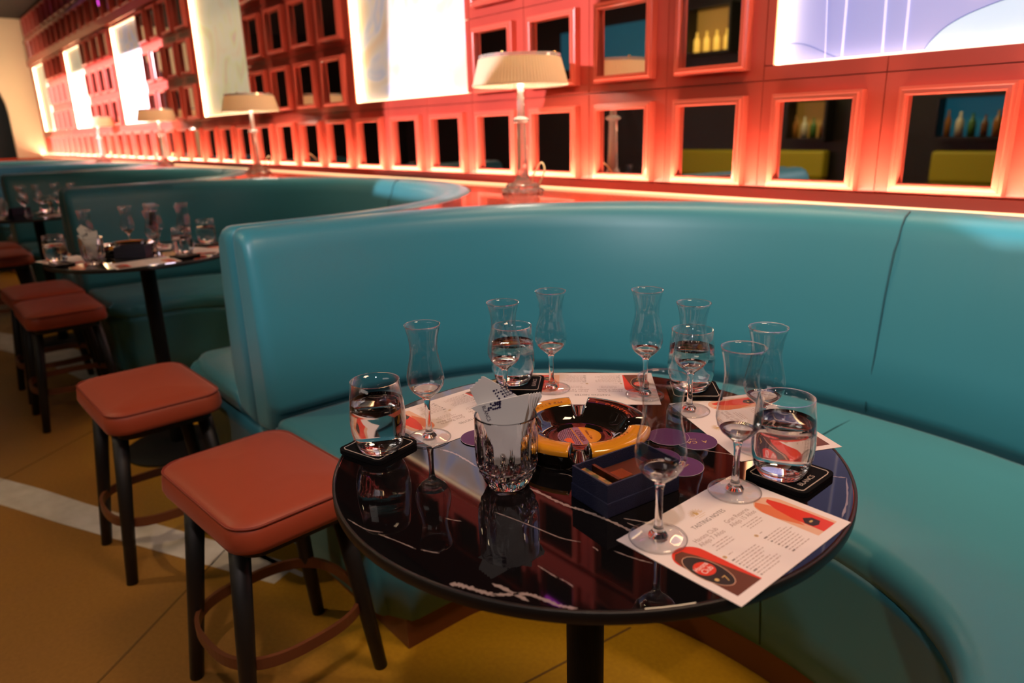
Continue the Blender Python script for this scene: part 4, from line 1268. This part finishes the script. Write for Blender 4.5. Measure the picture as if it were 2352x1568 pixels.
added_projector((-1.7, -2.2, 2.55), [(-3.1, 1.84, 0.92), (-2.25, 1.80, 0.92), (-1.74, 1.40, 0.92), (-1.95, 1.36, 0.92), (-2.40, 1.56, 0.92), (-3.1, 1.76, 0.86)], 1100, (0.95, 0.9, 0.95), 'added unseen spotlight aimed at the ledge between two benches')

# ------------------------------------------------------------------ magenta ceiling lamps at the far end
for i, (x, y) in enumerate([(-11.6, 1.2), (-11.2, 1.35), (-10.8, 1.5)]):
    o = MB().lathe([(0, ZC-0.06), (0.03, ZC-0.06), (0.035, ZC-0.001), (0, ZC-0.001)], 16).build('ceiling_lamp', MAGENTA, None, (x, y, 0))
    tag(o, 'small magenta ceiling lamp, %s of a row of three at the far end' % ('left', 'middle', 'right')[i], 'ceiling lamp', 'magenta ceiling lamps')

for i, (xa, za, xb, zb) in enumerate([(-2.14, 2.485, -1.93, 2.485), (-1.80, 2.485, -1.66, 2.485)]):
    tag(MB().tube([(xa, D-0.016, za), (xb, D-0.016, zb)], 0.008, 10).build('neon_tube', MAGENTA), '%s magenta neon tube under the top rail, reflected in the nearest table' % ('left', 'right')[i], 'light tube', 'magenta neon tubes')

# ------------------------------------------------------------------ the opposite side of the room, seen only in the mirrors
Yb = YF
def niche(x0, x1, z0, z1, back, label, nb, glow):
    t = thing('bottle_niche', label, 'shelf', ((x0+x1)/2, Yb, z0))
    w, h = (x1-x0)/2, z1-z0
    MB().box((-w, 0.002, 0), (w, 0.02, h)).build('back_panel', back, t)
    mb = MB().box((-w-0.03, 0.002, -0.03), (w+0.03, 0.22, 0)).box((-w-0.03, 0.002, h), (w+0.03, 0.22, h+0.03)).box((-w-0.03, 0.002, 0), (-w, 0.22, h)).box((w, 0.002, 0), (w+0.03, 0.22, h))
    mb.build('surround', WALNUT, t)
    for i in range(nb):
        x = (x0+x1)/2 - w*0.75 + 1.5*w*i/max(nb-1, 1)
        o = MB().lathe([(0, 0), (0.038, 0), (0.038, 0.14), (0.030, 0.17), (0.013, 0.20), (0.013, 0.25), (0, 0.25)], 20).build('bottle', glow or BOTTLES[i % 4], None, (x, Yb+0.12, z0+0.0005))
        k = 0.85+0.3*((i*37 % 10)/10)
        if not glow: o.scale = (k, k, 1.05-0.25*((i*53 % 10)/10))
        tag(o, 'glowing bottle, %s from the left, %s' % (nth(i), label.split(',')[0].replace('seen ', '')), 'bottle', 'bottles seen in the mirrors')
niche(-6.15, -5.55, 2.0, 2.52, AMBERLIT, 'amber lit niche seen in a mirror of the second row', 4, BOTTLELIT)
niche(-4.66, -4.22, 0.92, 1.33, AMBERLIT, 'bar shelf seen in the second mirror from the right', 4, None)
niche(-3.02, -2.42, 0.92, 1.30, TEALPIC, 'teal bar shelf seen in the rightmost mirror', 5, None)
t = MB().box((-8.7, Yb+0.002, 1.98), (-6.82, Yb+0.03, 2.52)).build('teal_picture', TEALPIC)
tag(t, 'teal lit picture on the opposite wall, seen only in the mirrors', 'picture')
for i, (x0, x1) in enumerate([(-6.3, -5.3), (-4.85, -4.2), (-3.05, -2.35)]):
    t = thing('olive_bench', 'olive bench on the opposite side, %s in the mirrors' % ('leftmost', 'middle', 'rightmost')[i], 'bench', ((x0+x1)/2, Yb+0.35, 0))
    w = (x1-x0)/2
    MB().box((-w, -0.30, 0.0), (w, 0.25, 0.45)).build('seat', OLIVE, t, bevel=0.03)
    MB().box((-w, -0.33, 0.46), (w, -0.18, 0.78)).build('backrest', OLIVE, t, bevel=0.03)
area('bar_wash', (-4.2, -3.2, 2.6), (-4.2, -4.5, 0.5), 45, (1.0, 0.85, 0.4), 3.5, 0.3)
